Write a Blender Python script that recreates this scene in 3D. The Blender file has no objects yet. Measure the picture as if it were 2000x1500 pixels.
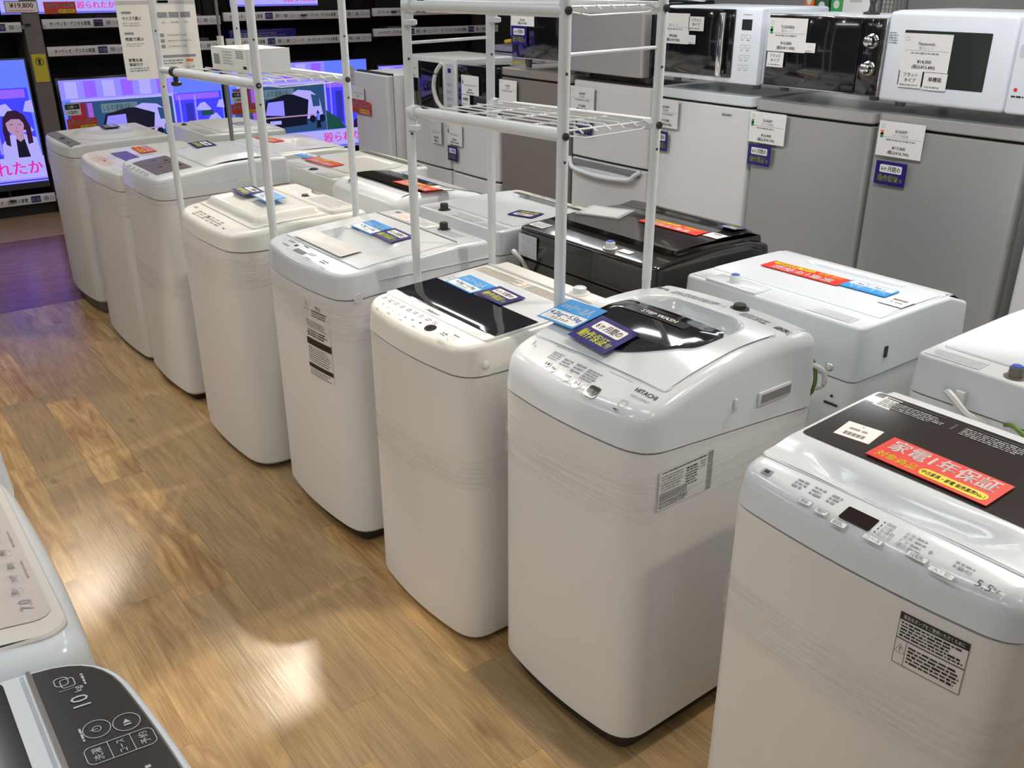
import bpy, bmesh, math, random
from mathutils import Vector, Matrix
C = bpy.context.scene.collection
PI = math.pi
S = bpy.context.scene
# ------------------------------------------------------------------ camera
W_PX, F_PX, CAM_H = 2000.0, 1795.25, 1.75
YAW, PITCH = 0.921945, 0.414395
cam_d = bpy.data.cameras.new('camera'); cam = bpy.data.objects.new('camera', cam_d); C.objects.link(cam)
fwd = Vector((-math.sin(YAW)*math.cos(PITCH), math.cos(YAW)*math.cos(PITCH), -math.sin(PITCH)))
rgt = Vector((math.cos(YAW), math.sin(YAW), 0)); upv = rgt.cross(fwd)
cam.matrix_world = Matrix(((rgt.x, upv.x, -fwd.x, 0), (rgt.y, upv.y, -fwd.y, 0), (rgt.z, upv.z, -fwd.z, CAM_H), (0, 0, 0, 1)))
cam_d.sensor_width = 36; cam_d.sensor_fit = 'HORIZONTAL'; cam_d.lens = 36*F_PX/W_PX
cam_d.clip_start = 0.02; cam_d.clip_end = 100
S.camera = cam
# ------------------------------------------------------------------ world, colour, light
w = bpy.data.worlds.new('world'); S.world = w; w.use_nodes = True
w.node_tree.nodes['Background'].inputs[0].default_value = (0.9, 0.93, 1, 1)
w.node_tree.nodes['Background'].inputs[1].default_value = 0.3
S.view_settings.view_transform = 'Standard'; S.view_settings.look = 'None'
S.view_settings.exposure = 0.0; S.view_settings.gamma = 1; S.view_settings.use_curve_mapping = False
CEIL = 3.0
AREA_W = 6.3      # each unseen ceiling panel added as soft fill, watts
FILL_PANELS = [(-7.0, 0.3), (-7.0, 3.0), (-5.0, 0.3), (-5.0, 3.0), (-3.0, 0.3), (-3.0, 3.0), (-1.0, 0.3), (-1.0, 3.0), (1.0, 0.3), (1.0, 3.0),
          (-6.0, 5.2), (-3.5, 5.2), (-1.0, 5.2), (-4.0, -2.2), (-1.0, -2.2), (1.5, -2.2)]
# spot lamps of the unseen ceiling tracks, the last three added: (x, y, aim x, aim y, watts, cone degrees)
SPOTS = [(-3.1, 1.25, -1.35, .62, 150, 30), (-5.15, 2.0, -2.0, .62, 110, 30), (-6.6, 1.0, -4.3, .2, 90, 34), (-4.6, -0.4, -3.2, .55, 60, 40), (-1.0, 2.75, -1.35, 0.9, 75, 62), (-2.6, 2.75, -2.5, 0.85, 75, 60), (-4.2, 2.75, -3.9, 0.8, 75, 60), (0.2, 2.2, -0.70, 0.9, 50, 44),
         (0.3, -1.6, -0.75, 1.0, 14, 50), (-2.0, -1.2, -2.0, 1.2, 16, 50), (-3.8, -1.2, -3.6, 1.2, 20, 50), (-5.6, -1.2, -5.2, 1.2, 24, 50),
         (-6.4, 2.75, -6.0, 1.3, 40, 60), (-0.9, 1.2, -1.7, 4.6, 105, 60), (-3.3, 1.2, -3.3, 4.6, 50, 60), (-5.2, 1.2, -4.9, 4.2, 30, 60)]  # last three are added lamps that brighten the refrigerator and microwave fronts

# ------------------------------------------------------------------ materials
MATS = {}
def mat(name, col, rough=0.4, metal=0.0, emit=None, es=0.0, spec=0.5, coat=0.0, alpha=1.0, trans=0.0):
    if name in MATS: return MATS[name]
    m = bpy.data.materials.new(name); m.use_nodes = True
    b = m.node_tree.nodes['Principled BSDF']
    b.inputs['Base Color'].default_value = (col[0], col[1], col[2], 1)
    b.inputs['Roughness'].default_value = rough; b.inputs['Metallic'].default_value = metal
    b.inputs['Specular IOR Level'].default_value = spec; b.inputs['Coat Weight'].default_value = coat
    b.inputs['Alpha'].default_value = alpha; b.inputs['Transmission Weight'].default_value = trans
    if emit: b.inputs['Emission Color'].default_value = (*emit, 1); b.inputs['Emission Strength'].default_value = es
    MATS[name] = m; return m
def nt(m): return m.node_tree.nodes, m.node_tree.links
def speckle(m, scale, amt, strength=0.15):
    """fine moulded grain on plastic and painted steel"""
    N, L = nt(m); b = N['Principled BSDF']
    tc = N.new('ShaderNodeTexCoord'); n = N.new('ShaderNodeTexNoise'); n.inputs['Scale'].default_value = scale
    bp = N.new('ShaderNodeBump'); bp.inputs['Strength'].default_value = strength; bp.inputs['Distance'].default_value = amt
    L.new(tc.outputs['Object'], n.inputs['Vector']); L.new(n.outputs['Fac'], bp.inputs['Height']); L.new(bp.outputs['Normal'], b.inputs['Normal'])
    return m
cool_white = mat('cool_white_plastic', (.66, .70, .73), .16)
pure_white = mat('white_plastic', (.72, .75, .76), .2)
warm_white = mat('warm_white_plastic', (.72, .72, .67), .22)
grey_white = mat('grey_white_plastic', (.62, .65, .67), .3)
steel_white = speckle(mat('painted_steel_white', (.76, .755, .735), .38), 260, .0006)
steel_cool = speckle(mat('painted_steel_cool_white', (.74, .75, .755), .38), 260, .0006)
fridge_white = speckle(mat('fridge_white', (.74, .73, .71), .42), 90, .0008)
fridge_silver = speckle(mat('fridge_silver', (.46, .455, .44), .38, metal=.4), 220, .0006)
fridge_brown = speckle(mat('fridge_brown_grey', (.27, .24, .205), .4, metal=.3), 220, .0006)
fridge_slab = mat('fridge_top_silver', (.52, .51, .50), .3, metal=.4)
fridge_slab_brown = mat('fridge_top_brown', (.34, .30, .255), .35, metal=.3)
black_gloss = mat('black_gloss', (.008, .008, .01), .08, coat=.6)
black_wash = mat('black_washer_plastic', (.014, .012, .011), .16, coat=.5)
dark_base = mat('dark_base_plastic', (.035, .028, .024), .6)
grey_base = mat('grey_base_plastic', (.16, .15, .15), .6)
brown_glass = mat('smoked_brown_lid', (.035, .028, .026), .16, coat=.5)
dark_glass = mat('dark_olive_glass', (.022, .022, .019), .12, coat=.5)
panel_dark = mat('dark_panel', (.04, .038, .037), .2, coat=.3)
panel_brown = mat('taupe_panel', (.17, .15, .13), .3)
panel_grey = mat('grey_panel', (.22, .21, .21), .3)
pearl = mat('pearl_panel', (.58, .52, .48), .3)
cream = mat('cream_panel', (.66, .63, .58), .28)
lcd = mat('lcd_black', (.02, .012, .012), .12)
lcd_green = mat('lcd_grey_green', (.030, .038, .034), .12)
ink = mat('black_ink', (.02, .02, .022), .5)
ink_grey = mat('grey_ink', (.27, .28, .3), .5)
ink_pale = mat('pale_grey_ink', (.5, .51, .52), .5)
ink_white = mat('white_ink', (.8, .8, .8), .45)
paper = mat('white_card', (.83, .81, .77), .5)
beige = mat('beige_label', (.72, .66, .50), .5)
pinkish = mat('pink_label_print', (.85, .55, .48), .5)
navy = mat('navy_card', (.018, .010, .16), .35)
yellow_ink = mat('yellow_green_ink', (.82, .86, .08), .5)
blue_card = mat('sky_blue_card', (.03, .30, .72), .4)
blue_ink = mat('blue_ink', (.06, .22, .62), .5)
red_card = mat('red_card', (.72, .035, .02), .4)
yellow = mat('yellow_print', (.9, .66, .02), .4)
orange = mat('orange_print', (.85, .22, .03), .5)
green = mat('green_print', (.05, .42, .10), .5)
chrome = mat('chrome', (.8, .8, .8), .12, metal=1)
steel = mat('brushed_stainless', (.62, .58, .56), .38, metal=.7)
pole_white = mat('white_enamel_tube', (.74, .77, .78), .3)
pole_grey = mat('grey_steel_tube', (.25, .25, .25), .35, metal=.6)
cap_black = mat('black_cap', (.03, .03, .03), .5)
cord_green = mat('green_yellow_cord', (.12, .2, .03), .5)
cord_white = mat('grey_white_cord', (.62, .62, .6), .5)
shelf_black = mat('black_shelf', (.012, .010, .010), .6)
back_brown = mat('dark_brown_backboard', (.032, .022, .016), .6)
rail_cream = mat('cream_label_rail', (.72, .66, .62), .45)
tv_bezel = mat('tv_black_bezel', (.008, .008, .01), .2)
tv_grey = mat('tv_dark_grey_bezel', (.06, .06, .065), .4)
blue_cap = mat('blue_cap', (.03, .10, .5), .4)

def film_mat():
    m = bpy.data.materials.new('stretch_film'); m.use_nodes = True; N, L = nt(m)
    b = N['Principled BSDF']; out = N['Material Output']
    b.inputs['Base Color'].default_value = (.74, .74, .74, 1); b.inputs['Roughness'].default_value = .12
    tc = N.new('ShaderNodeTexCoord'); mp = N.new('ShaderNodeMapping'); mp.inputs['Scale'].default_value = (2.2, 2.2, 60)
    mp.inputs['Rotation'].default_value = (0.0, 0.04, 0)
    n = N.new('ShaderNodeTexNoise'); n.inputs['Scale'].default_value = 2.0; n.inputs['Detail'].default_value = 5
    r = N.new('ShaderNodeMapRange'); r.inputs['From Min'].default_value = .42; r.inputs['From Max'].default_value = .78
    r.inputs['To Min'].default_value = .04; r.inputs['To Max'].default_value = .45
    bp = N.new('ShaderNodeBump'); bp.inputs['Strength'].default_value = .8; bp.inputs['Distance'].default_value = .004
    tr = N.new('ShaderNodeBsdfTransparent'); mx = N.new('ShaderNodeMixShader')
    L.new(tc.outputs['Object'], mp.inputs['Vector']); L.new(mp.outputs['Vector'], n.inputs['Vector'])
    L.new(n.outputs['Fac'], r.inputs['Value']); L.new(n.outputs['Fac'], bp.inputs['Height']); L.new(bp.outputs['Normal'], b.inputs['Normal'])
    L.new(r.outputs['Result'], mx.inputs['Fac']); L.new(tr.outputs[0], mx.inputs[1]); L.new(b.outputs[0], mx.inputs[2]); L.new(mx.outputs[0], out.inputs['Surface'])
    return m
film = film_mat()
def clear_mat(name, a):
    m = bpy.data.materials.new(name); m.use_nodes = True; N, L = nt(m); b = N['Principled BSDF']; out = N['Material Output']
    b.inputs['Base Color'].default_value = (.8, .82, .85, 1); b.inputs['Roughness'].default_value = .08
    tr = N.new('ShaderNodeBsdfTransparent'); mx = N.new('ShaderNodeMixShader'); mx.inputs['Fac'].default_value = a
    L.new(tr.outputs[0], mx.inputs[1]); L.new(b.outputs[0], mx.inputs[2]); L.new(mx.outputs[0], out.inputs['Surface'])
    return m
clear = clear_mat('clear_sleeve', .35)

def wood(name, pw, pl, y0, x0, along_x, light, dark, grey, rough, joint=.5):
    m = bpy.data.materials.new(name); m.use_nodes = True; N, L = nt(m); b = N['Principled BSDF']
    def math_(op, a, b_=None, c_=None):
        n = N.new('ShaderNodeMath'); n.operation = op
        for i, v in enumerate((a, b_, c_)):
            if v is None: continue
            if isinstance(v, (int, float)): n.inputs[i].default_value = v
            else: L.new(v, n.inputs[i])
        return n.outputs[0]
    tc = N.new('ShaderNodeTexCoord'); sp = N.new('ShaderNodeSeparateXYZ'); L.new(tc.outputs['Object'], sp.inputs[0])
    X, Y = (sp.outputs[0], sp.outputs[1]) if along_x else (sp.outputs[1], sp.outputs[0])
    v = math_('DIVIDE', math_('SUBTRACT', Y, y0), pw); row = math_('FLOOR', v); fv = math_('FRACT', v)
    wn = N.new('ShaderNodeTexWhiteNoise'); wn.noise_dimensions = '1D'; L.new(row, wn.inputs['W'])
    u = math_('ADD', math_('DIVIDE', math_('SUBTRACT', X, x0), pl), wn.outputs['Value']); cell = math_('FLOOR', u); fu = math_('FRACT', u)
    cid = math_('ADD', math_('MULTIPLY', row, 37.13), math_('MULTIPLY', cell, 11.7))
    wn2 = N.new('ShaderNodeTexWhiteNoise'); wn2.noise_dimensions = '1D'; L.new(cid, wn2.inputs['W'])
    # long streaks inside a plank
    cb = N.new('ShaderNodeCombineXYZ'); L.new(math_('MULTIPLY', X, 1.5), cb.inputs[0]); L.new(math_('MULTIPLY', Y, 11), cb.inputs[1]); L.new(math_('MULTIPLY', wn2.outputs['Value'], 50), cb.inputs[2])
    g = N.new('ShaderNodeTexNoise'); g.inputs['Scale'].default_value = 1.6; g.inputs['Detail'].default_value = 7; g.inputs['Roughness'].default_value = .62; g.inputs['Distortion'].default_value = 1.2
    L.new(cb.outputs[0], g.inputs['Vector'])
    cb2 = N.new('ShaderNodeCombineXYZ'); L.new(math_('MULTIPLY', X, 3), cb2.inputs[0]); L.new(math_('MULTIPLY', Y, 90), cb2.inputs[1]); L.new(cid, cb2.inputs[2])
    g2 = N.new('ShaderNodeTexNoise'); g2.inputs['Scale'].default_value = 2.2; g2.inputs['Detail'].default_value = 4; L.new(cb2.outputs[0], g2.inputs['Vector'])
    rp = N.new('ShaderNodeValToRGB'); e = rp.color_ramp.elements
    e[0].position = .34; e[0].color = (*dark, 1); e[1].position = .66; e[1].color = (*light, 1)
    L.new(g.outputs['Fac'], rp.inputs['Fac'])
    mg = N.new('ShaderNodeMixRGB'); mg.blend_type = 'MIX'; mg.inputs['Color2'].default_value = (*grey, 1)
    L.new(math_('MULTIPLY', wn2.outputs['Value'], .75), mg.inputs['Fac']); L.new(rp.outputs[0], mg.inputs['Color1'])
    # fine pores and knots
    m2 = N.new('ShaderNodeMixRGB'); m2.blend_type = 'MULTIPLY'; m2.inputs['Fac'].default_value = .55
    L.new(mg.outputs[0], m2.inputs['Color1']); L.new(g2.outputs['Fac'], m2.inputs['Color2'])
    kn = N.new('ShaderNodeTexVoronoi'); kn.inputs['Scale'].default_value = 1.0
    cb3 = N.new('ShaderNodeCombineXYZ'); L.new(math_('MULTIPLY', X, 2.6), cb3.inputs[0]); L.new(math_('MULTIPLY', Y, 5.2), cb3.inputs[1]); L.new(cb3.outputs[0], kn.inputs['Vector'])
    kr = N.new('ShaderNodeMapRange'); kr.inputs['From Min'].default_value = .02; kr.inputs['From Max'].default_value = .10; kr.inputs['To Min'].default_value = .35; kr.inputs['To Max'].default_value = 1
    L.new(kn.outputs['Distance'], kr.inputs['Value'])
    m3 = N.new('ShaderNodeMixRGB'); m3.blend_type = 'MULTIPLY'; m3.inputs['Fac'].default_value = .7; L.new(m2.outputs[0], m3.inputs['Color1']); L.new(kr.outputs[0], m3.inputs['Color2'])
    # seams between planks
    def line(f, wd):
        a = math_('LESS_THAN', f, wd); return a
    s = math_('MAXIMUM', line(fv, .010), line(fu, .0016))
    m4 = N.new('ShaderNodeMixRGB'); m4.blend_type = 'MULTIPLY'; L.new(math_('MULTIPLY', s, joint), m4.inputs['Fac']); m4.inputs['Color2'].default_value = (.35, .3, .25, 1); L.new(m3.outputs[0], m4.inputs['Color1'])
    bri = N.new('ShaderNodeBrightContrast'); L.new(m4.outputs[0], bri.inputs['Color']); bri.inputs['Bright'].default_value = 0.0
    L.new(bri.outputs[0], b.inputs['Base Color'])
    bp = N.new('ShaderNodeBump'); bp.inputs['Strength'].default_value = .25; bp.inputs['Distance'].default_value = .001
    L.new(math_('SUBTRACT', g2.outputs['Fac'], s), bp.inputs['Height']); L.new(bp.outputs['Normal'], b.inputs['Normal'])
    b.inputs['Roughness'].default_value = rough
    return m
oak = wood('oak_vinyl_planks', .1707, .903, .0795, -4.45, True, (.80, .52, .22), (.36, .19, .07), (.40, .30, .165), .24)
walnut = wood('red_brown_planks', .09, .9, 0, 0, False, (.34, .12, .055), (.15, .055, .03), (.25, .10, .06), .22, .7)
tan_strip = wood('tan_plank_border', .15, .9, 0, 0, False, (.55, .34, .15), (.36, .20, .09), (.4, .25, .14), .3)

# ------------------------------------------------------------------ mesh builder
_TXT = {}
def text_mesh(s, bold):
    k = (s, bold)
    if k not in _TXT:
        cu = bpy.data.curves.new('t', 'FONT'); cu.body = s; cu.size = 1; cu.resolution_u = 2; cu.offset = 0.0
        ob = bpy.data.objects.new('t', cu); me = bpy.data.meshes.new_from_object(ob)
        V = [(v.co.x, v.co.y) for v in me.vertices]; F = [tuple(p.vertices) for p in me.polygons]
        bpy.data.objects.remove(ob); bpy.data.curves.remove(cu); bpy.data.meshes.remove(me)
        if not V: V = [(0, 0)]
        x0 = min(v[0] for v in V); x1 = max(v[0] for v in V); y0 = min(v[1] for v in V); y1 = max(v[1] for v in V)
        _TXT[k] = (V, F, x0, x1, y0, y1)
    return _TXT[k]
class MB:
    def __init__(s): s.v = []; s.f = []; s.m = []; s.s = []; s.mats = []
    def mi(s, m):
        if m not in s.mats: s.mats.append(m)
        return s.mats.index(m)
    def add(s, V, F, m, smooth=False):
        o = len(s.v); k = s.mi(m); s.v += [tuple(v) for v in V]
        for f in F: s.f.append(tuple(i+o for i in f)); s.m.append(k); s.s.append(smooth)
        return s
    def box(s, x0, x1, y0, y1, z0, z1, m, r=0.0, seg=2):
        if r <= 0:
            V = [(x0,y0,z0),(x1,y0,z0),(x1,y1,z0),(x0,y1,z0),(x0,y0,z1),(x1,y0,z1),(x1,y1,z1),(x0,y1,z1)]
            return s.add(V, [(0,3,2,1),(4,5,6,7),(0,1,5,4),(1,2,6,5),(2,3,7,6),(3,0,4,7)], m)
        bm = bmesh.new(); bmesh.ops.create_cube(bm, size=1)
        for v in bm.verts: v.co = Vector(((x0+x1)/2+v.co.x*(x1-x0), (y0+y1)/2+v.co.y*(y1-y0), (z0+z1)/2+v.co.z*(z1-z0)))
        bmesh.ops.bevel(bm, geom=list(bm.edges), offset=r, segments=seg, profile=.5, affect='EDGES')
        bm.verts.index_update(); V = [tuple(v.co) for v in bm.verts]; F = [tuple(v.index for v in f.verts) for f in bm.faces]; bm.free()
        return s.add(V, F, m, True)
    def quad(s, a, b, c, d, m): return s.add([a, b, c, d], [(0, 1, 2, 3)], m)
    def poly(s, P, m): return s.add(P, [tuple(range(len(P)))], m)
    def tube(s, pts, r, m, seg=8, caps=True, smooth=True):
        pts = [Vector(p) for p in pts]; V = []; F = []; n = len(pts)
        for i, p in enumerate(pts):
            t = (pts[min(i+1, n-1)]-pts[max(i-1, 0)]).normalized()
            a = Vector((0, 0, 1)) if abs(t.z) < .9 else Vector((1, 0, 0)); u = t.cross(a).normalized(); v = t.cross(u)
            rr = r[i] if isinstance(r, (list, tuple)) else r
            for k in range(seg): an = 2*PI*k/seg; V.append(p+u*math.cos(an)*rr+v*math.sin(an)*rr)
        for i in range(n-1):
            for k in range(seg): F.append((i*seg+k, i*seg+(k+1) % seg, (i+1)*seg+(k+1) % seg, (i+1)*seg+k))
        if caps: F.append(tuple(range(seg))[::-1]); F.append(tuple((n-1)*seg+k for k in range(seg)))
        return s.add(V, F, m, smooth)
    def lathe(s, prof, c, m, seg=20, axis='z'):
        V = []; F = []
        for r, h in prof:
            for k in range(seg):
                a = 2*PI*k/seg; x, y = math.cos(a)*r, math.sin(a)*r
                p = {'z': (x, y, h), 'y': (x, h, y), 'x': (h, x, y)}[axis]; V.append((c[0]+p[0], c[1]+p[1], c[2]+p[2]))
        n = len(prof)
        for i in range(n-1):
            for k in range(seg): F.append((i*seg+k, i*seg+(k+1) % seg, (i+1)*seg+(k+1) % seg, (i+1)*seg+k))
        F.append(tuple(range(seg))[::-1]); F.append(tuple((n-1)*seg+k for k in range(seg)))
        return s.add(V, F, m, True)
    def text(s, t, size, fn, m, x=0, y=0, align='C', maxw=None, bold=False, sx=1.0):
        V, F, x0, x1, y0, y1 = text_mesh(t, False); k = size; kx = size*sx
        if maxw and (x1-x0)*kx > maxw: kx = maxw/(x1-x0)
        ox = {'C': (x0+x1)/2, 'L': x0, 'R': x1}[align]
        oy = .36
        for dx, dy in ((-.02, .008), (.02, -.008), (0, 0)) if bold else ((0, 0),):
            s.add([fn(x+(a-ox+dx)*kx, y+(b-oy+dy)*k) for a, b in V], F, m)
        return s
    def micro(s, fn, x0, x1, y0, y1, rows, m, seed=0, fill=.55, gap=.25):
        """illegible small print: rows of short dashes"""
        rd = random.Random(seed); h = (y1-y0)/rows
        for i in range(rows):
            yy = y1-(i+.5)*h; x = x0; end = x1-(x1-x0)*rd.random()*gap
            while x < end:
                l = min(h*(.5+rd.random()*1.6), end-x); t = h*fill/2*(.7+.5*rd.random())
                s.add([fn(x, yy-t), fn(x+l, yy-t), fn(x+l, yy+t), fn(x, yy+t)], [(0, 1, 2, 3)], m); x += l+h*.28
        return s
    def rect(s, fn, x0, x1, y0, y1, m, r=0.0, n=5):
        if r <= 0: return s.add([fn(x0, y0), fn(x1, y0), fn(x1, y1), fn(x0, y1)], [(0, 1, 2, 3)], m)
        P = rrect(x0, x1, y0, y1, r, n); return s.add([fn(a, b) for a, b in P], [tuple(range(len(P)))], m)
    def ring(s, fn, P, t, m):
        """outline line of width t along closed polygon P"""
        Q = inset(P, t); n = len(P); V = [fn(*p) for p in P]+[fn(*q) for q in Q]
        return s.add(V, [(i, (i+1) % n, n+(i+1) % n, n+i) for i in range(n)], m)
    def build(s, name, parent=None, **props):
        me = bpy.data.meshes.new(name); me.from_pydata(s.v, [], s.f)
        for m in s.mats: me.materials.append(m)
        me.polygons.foreach_set('material_index', s.m); me.polygons.foreach_set('use_smooth', s.s)
        if any(s.s):
            bm = bmesh.new(); bm.from_mesh(me); bm.normal_update()
            for e in bm.edges:
                if len(e.link_faces) == 2 and e.link_faces[0].normal.angle(e.link_faces[1].normal, 0) > math.radians(42): e.smooth = False
            bm.to_mesh(me); bm.free()
        me.update(); o = bpy.data.objects.new(name, me); C.objects.link(o)
        if parent: o.parent = parent
        for k, v in props.items(): o[k] = v
        return o
def thing(name, label, cat, loc=(0, 0, 0), rz=0.0, group=None):
    o = bpy.data.objects.new(name, None); C.objects.link(o); o.empty_display_size = .1
    o.location = loc; o.rotation_euler = (0, 0, rz); o['label'] = label; o['category'] = cat
    if group: o['group'] = group
    return o
def tag(o, label, cat, group=None):
    o['label'] = label; o['category'] = cat
    if group: o['group'] = group
    return o
def arc(cx, cy, r, a0, a1, n): return [(cx+r*math.cos(a0+(a1-a0)*i/n), cy+r*math.sin(a0+(a1-a0)*i/n)) for i in range(n+1)]
def rrect(x0, x1, y0, y1, r, n=5):
    return arc(x1-r, y0+r, r, -PI/2, 0, n)+arc(x1-r, y1-r, r, 0, PI/2, n)+arc(x0+r, y1-r, r, PI/2, PI, n)+arc(x0+r, y0+r, r, PI, 1.5*PI, n)
def ellipse(cx, cy, a, b, n=28): return [(cx+a*math.cos(2*PI*i/n), cy+b*math.sin(2*PI*i/n)) for i in range(n)]
def inset(P, d):
    n = len(P); Q = []
    for i in range(n):
        a = Vector(P[i-1]); b = Vector(P[i]); c = Vector(P[(i+1) % n])
        e1 = (b-a); e2 = (c-b)
        if e1.length < 1e-9: e1 = e2
        if e2.length < 1e-9: e2 = e1
        e1.normalize(); e2.normalize(); nn = Vector((-e1.y-e2.y, e1.x+e2.x))
        if nn.length < 1e-6: nn = Vector((-e1.y, e1.x))
        nn.normalize(); k = max(.5, nn.dot(Vector((-e1.y, e1.x)))); Q.append((b.x+nn.x*d/k, b.y+nn.y*d/k))
    return Q
def ss(t): t = max(0.0, min(1.0, t)); return t*t*(3-2*t)
def basin(u, v, u0, u1, v0, v1, e):
    return ss((u-u0)/e)*ss((u1-u)/e)*ss((v-v0)/e)*ss((v1-v)/e)
def spline(P):
    """smooth curve through (v,z) points"""
    def f(v):
        if v <= P[0][0]: return P[0][1]
        if v >= P[-1][0]: return P[-1][1]
        for i in range(len(P)-1):
            if v <= P[i+1][0]:
                a, b = P[i], P[i+1]; h = b[0]-a[0]; t = (v-a[0])/h
                ma = (b[1]-P[i-1][1])/(b[0]-P[i-1][0]) if i > 0 else (b[1]-a[1])/h
                mb = (P[i+2][1]-a[1])/(P[i+2][0]-a[0]) if i+2 < len(P) else (b[1]-a[1])/h
                return (2*t**3-3*t*t+1)*a[1]+(t**3-2*t*t+t)*h*ma+(-2*t**3+3*t*t)*b[1]+(t**3-t*t)*h*mb
    return f
def outline(w, d, rf, rb, bulge, n=7):
    """plan of a machine: bowed front at v=0, rounded corners, counter-clockwise"""
    def fv(u): return bulge*((u-w/2)/(w/2))**2
    def bez(a, c, b, n): return [((1-t)**2*a[0]+2*t*(1-t)*c[0]+t*t*b[0], (1-t)**2*a[1]+2*t*(1-t)*c[1]+t*t*b[1]) for t in [i/n for i in range(n+1)]]
    P = bez((0, bulge+rf), (0, bulge), (rf, fv(rf)), n)
    P += [(rf+(w-2*rf)*i/16, fv(rf+(w-2*rf)*i/16)) for i in range(1, 16)]
    P += bez((w-rf, fv(rf)), (w, bulge), (w, bulge+rf), n)
    k = 6; P += [(w, bulge+rf+(d-rb-bulge-rf)*i/k) for i in range(1, k)]
    P += bez((w, d-rb), (w, d), (w-rb, d), 4)+bez((rb, d), (0, d), (0, d-rb), 4)
    P += [(0, d-rb-(d-rb-bulge-rf)*i/k) for i in range(1, k)]
    return P
def clip_row(P, v):
    xs = []; n = len(P)
    for i in range(n):
        a, b = P[i], P[(i+1) % n]
        if (a[1]-v)*(b[1]-v) <= 0 and a[1] != b[1]:
            t = (v-a[1])/(b[1]-a[1]); xs.append(a[0]+(b[0]-a[0])*t)
    return (min(xs), max(xs)) if xs else None
def hf(mb, P, zf, step, m, eu=(), ev=(), matf=None):
    """height field over a convex outline"""
    u0 = min(p[0] for p in P); u1 = max(p[0] for p in P); v0 = min(p[1] for p in P)+1e-5; v1 = max(p[1] for p in P)-1e-5
    nu = max(4, int((u1-u0)/step)); nv = max(4, int((v1-v0)/step))
    us = sorted(set([u0+(u1-u0)*i/nu for i in range(nu+1)]+[e for e in eu if u0 < e < u1]))
    vs = sorted(set([v0+(v1-v0)*i/nv for i in range(nv+1)]+[p[1] for p in P if v0 < p[1] < v1]+[e for e in ev if v0 < e < v1]))
    q = [vs[0]]
    for a in vs[1:]:
        if a-q[-1] > 5e-4: q.append(a)
    vs = q
    V = []; F = {}
    for v in vs:
        L, R = clip_row(P, v)
        for u in us: uu = min(max(u, L), R); V.append((uu, v, zf(uu, v)))
    n = len(us); k = len(mb.v); mb.v += V
    for j in range(len(vs)-1):
        for i in range(n-1):
            a, b, c, d = j*n+i, j*n+i+1, (j+1)*n+i+1, (j+1)*n+i
            if V[b][0]-V[a][0] < 1e-6 and V[c][0]-V[d][0] < 1e-6: continue
            mm = m if not matf else (matf((V[a][0]+V[b][0]+V[c][0]+V[d][0])/4, (vs[j]+vs[j+1])/2) or m)
            mb.f.append((a+k, b+k, c+k, d+k)); mb.m.append(mb.mi(mm)); mb.s.append(True)
def skirt(mb, P, zf, h, m, smooth=True):
    n = len(P); V = [(a, b, zf(a, b)) for a, b in P]+[(a, b, zf(a, b)-h) for a, b in P]
    mb.add(V, [(n+i, n+(i+1) % n, (i+1) % n, i) for i in range(n)], m, smooth)
def rings(mb, R, m, smooth=True):
    n = len(R[0]); V = [p for r in R for p in r]; F = []
    for j in range(len(R)-1):
        for i in range(n): F.append((j*n+i, j*n+(i+1) % n, (j+1)*n+(i+1) % n, (j+1)*n+i))
    mb.add(V, F, m, smooth)

# ------------------------------------------------------------------ the room
def struct(mb, name): return mb.build(name, None, kind='structure')
RX0, RX1, RY0, RY1 = -8.8, 3.6, -4.2, 7.4
fl = MB(); fl.box(-5.73, RX1, RY0, RY1, -.05, 0, oak); struct(fl, 'floor')
fl = MB(); fl.box(-7.43, -5.73, RY0, RY1, -.05, 0, walnut); struct(fl, 'floor')
fl = MB(); fl.box(RX0, -7.43, RY0, RY1, -.05, 0, tan_strip); struct(fl, 'floor')
wall_m = mat('store_wall', (.33, .31, .28), .7); ceil_m = mat('white_ceiling', (.5, .5, .49), .8)
dark_wall = mat('dark_wall', (.05, .045, .04), .7)
struct(MB().box(RX0-.1, RX0, RY0, RY1, 0, CEIL, dark_wall), 'wall_left')
struct(MB().box(RX1, RX1+.1, RY0, RY1, 0, CEIL, wall_m), 'wall_right')
struct(MB().box(RX0, RX1, RY1, RY1+.1, 0, CEIL, wall_m), 'wall_back')
struct(MB().box(RX0, RX1, RY0-.1, RY0, 0, CEIL, wall_m), 'wall_front')
struct(MB().box(RX0, RX1, RY0, RY1, CEIL, CEIL+.1, ceil_m), 'ceiling')
fill_glow = mat('fill_diffuser', (1, 1, 1), .5, emit=(.93, .97, 1), es=6)
bulb_glow = mat('spot_bulb', (1, 1, 1), .5, emit=(1, .93, .82), es=60)
white_metal = mat('white_lamp_housing', (.7, .7, .7), .5)
for i, (x, y) in enumerate(FILL_PANELS):  # unseen panels added overhead for soft fill
    t = thing('ceiling_fill', 'white rectangular ceiling panel out of view, added as soft fill light', 'ceiling light', (x, y, CEIL-.045), group='added ceiling fill panels')
    MB().box(-.62, .62, -.12, .12, .0, .045, white_metal, .004).build('housing', t)
    MB().box(-.6, .6, -.10, .10, -.006, 0, fill_glow).build('diffuser', t)
    ld = bpy.data.lights.new('panel', 'AREA'); ld.shape = 'RECTANGLE'; ld.size = 1.2; ld.size_y = .2; ld.energy = AREA_W; ld.color = (.90, .95, 1)
    lo = bpy.data.objects.new('fill_light', ld); C.objects.link(lo); lo.parent = t; lo.location = (0, 0, -.012)
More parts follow.
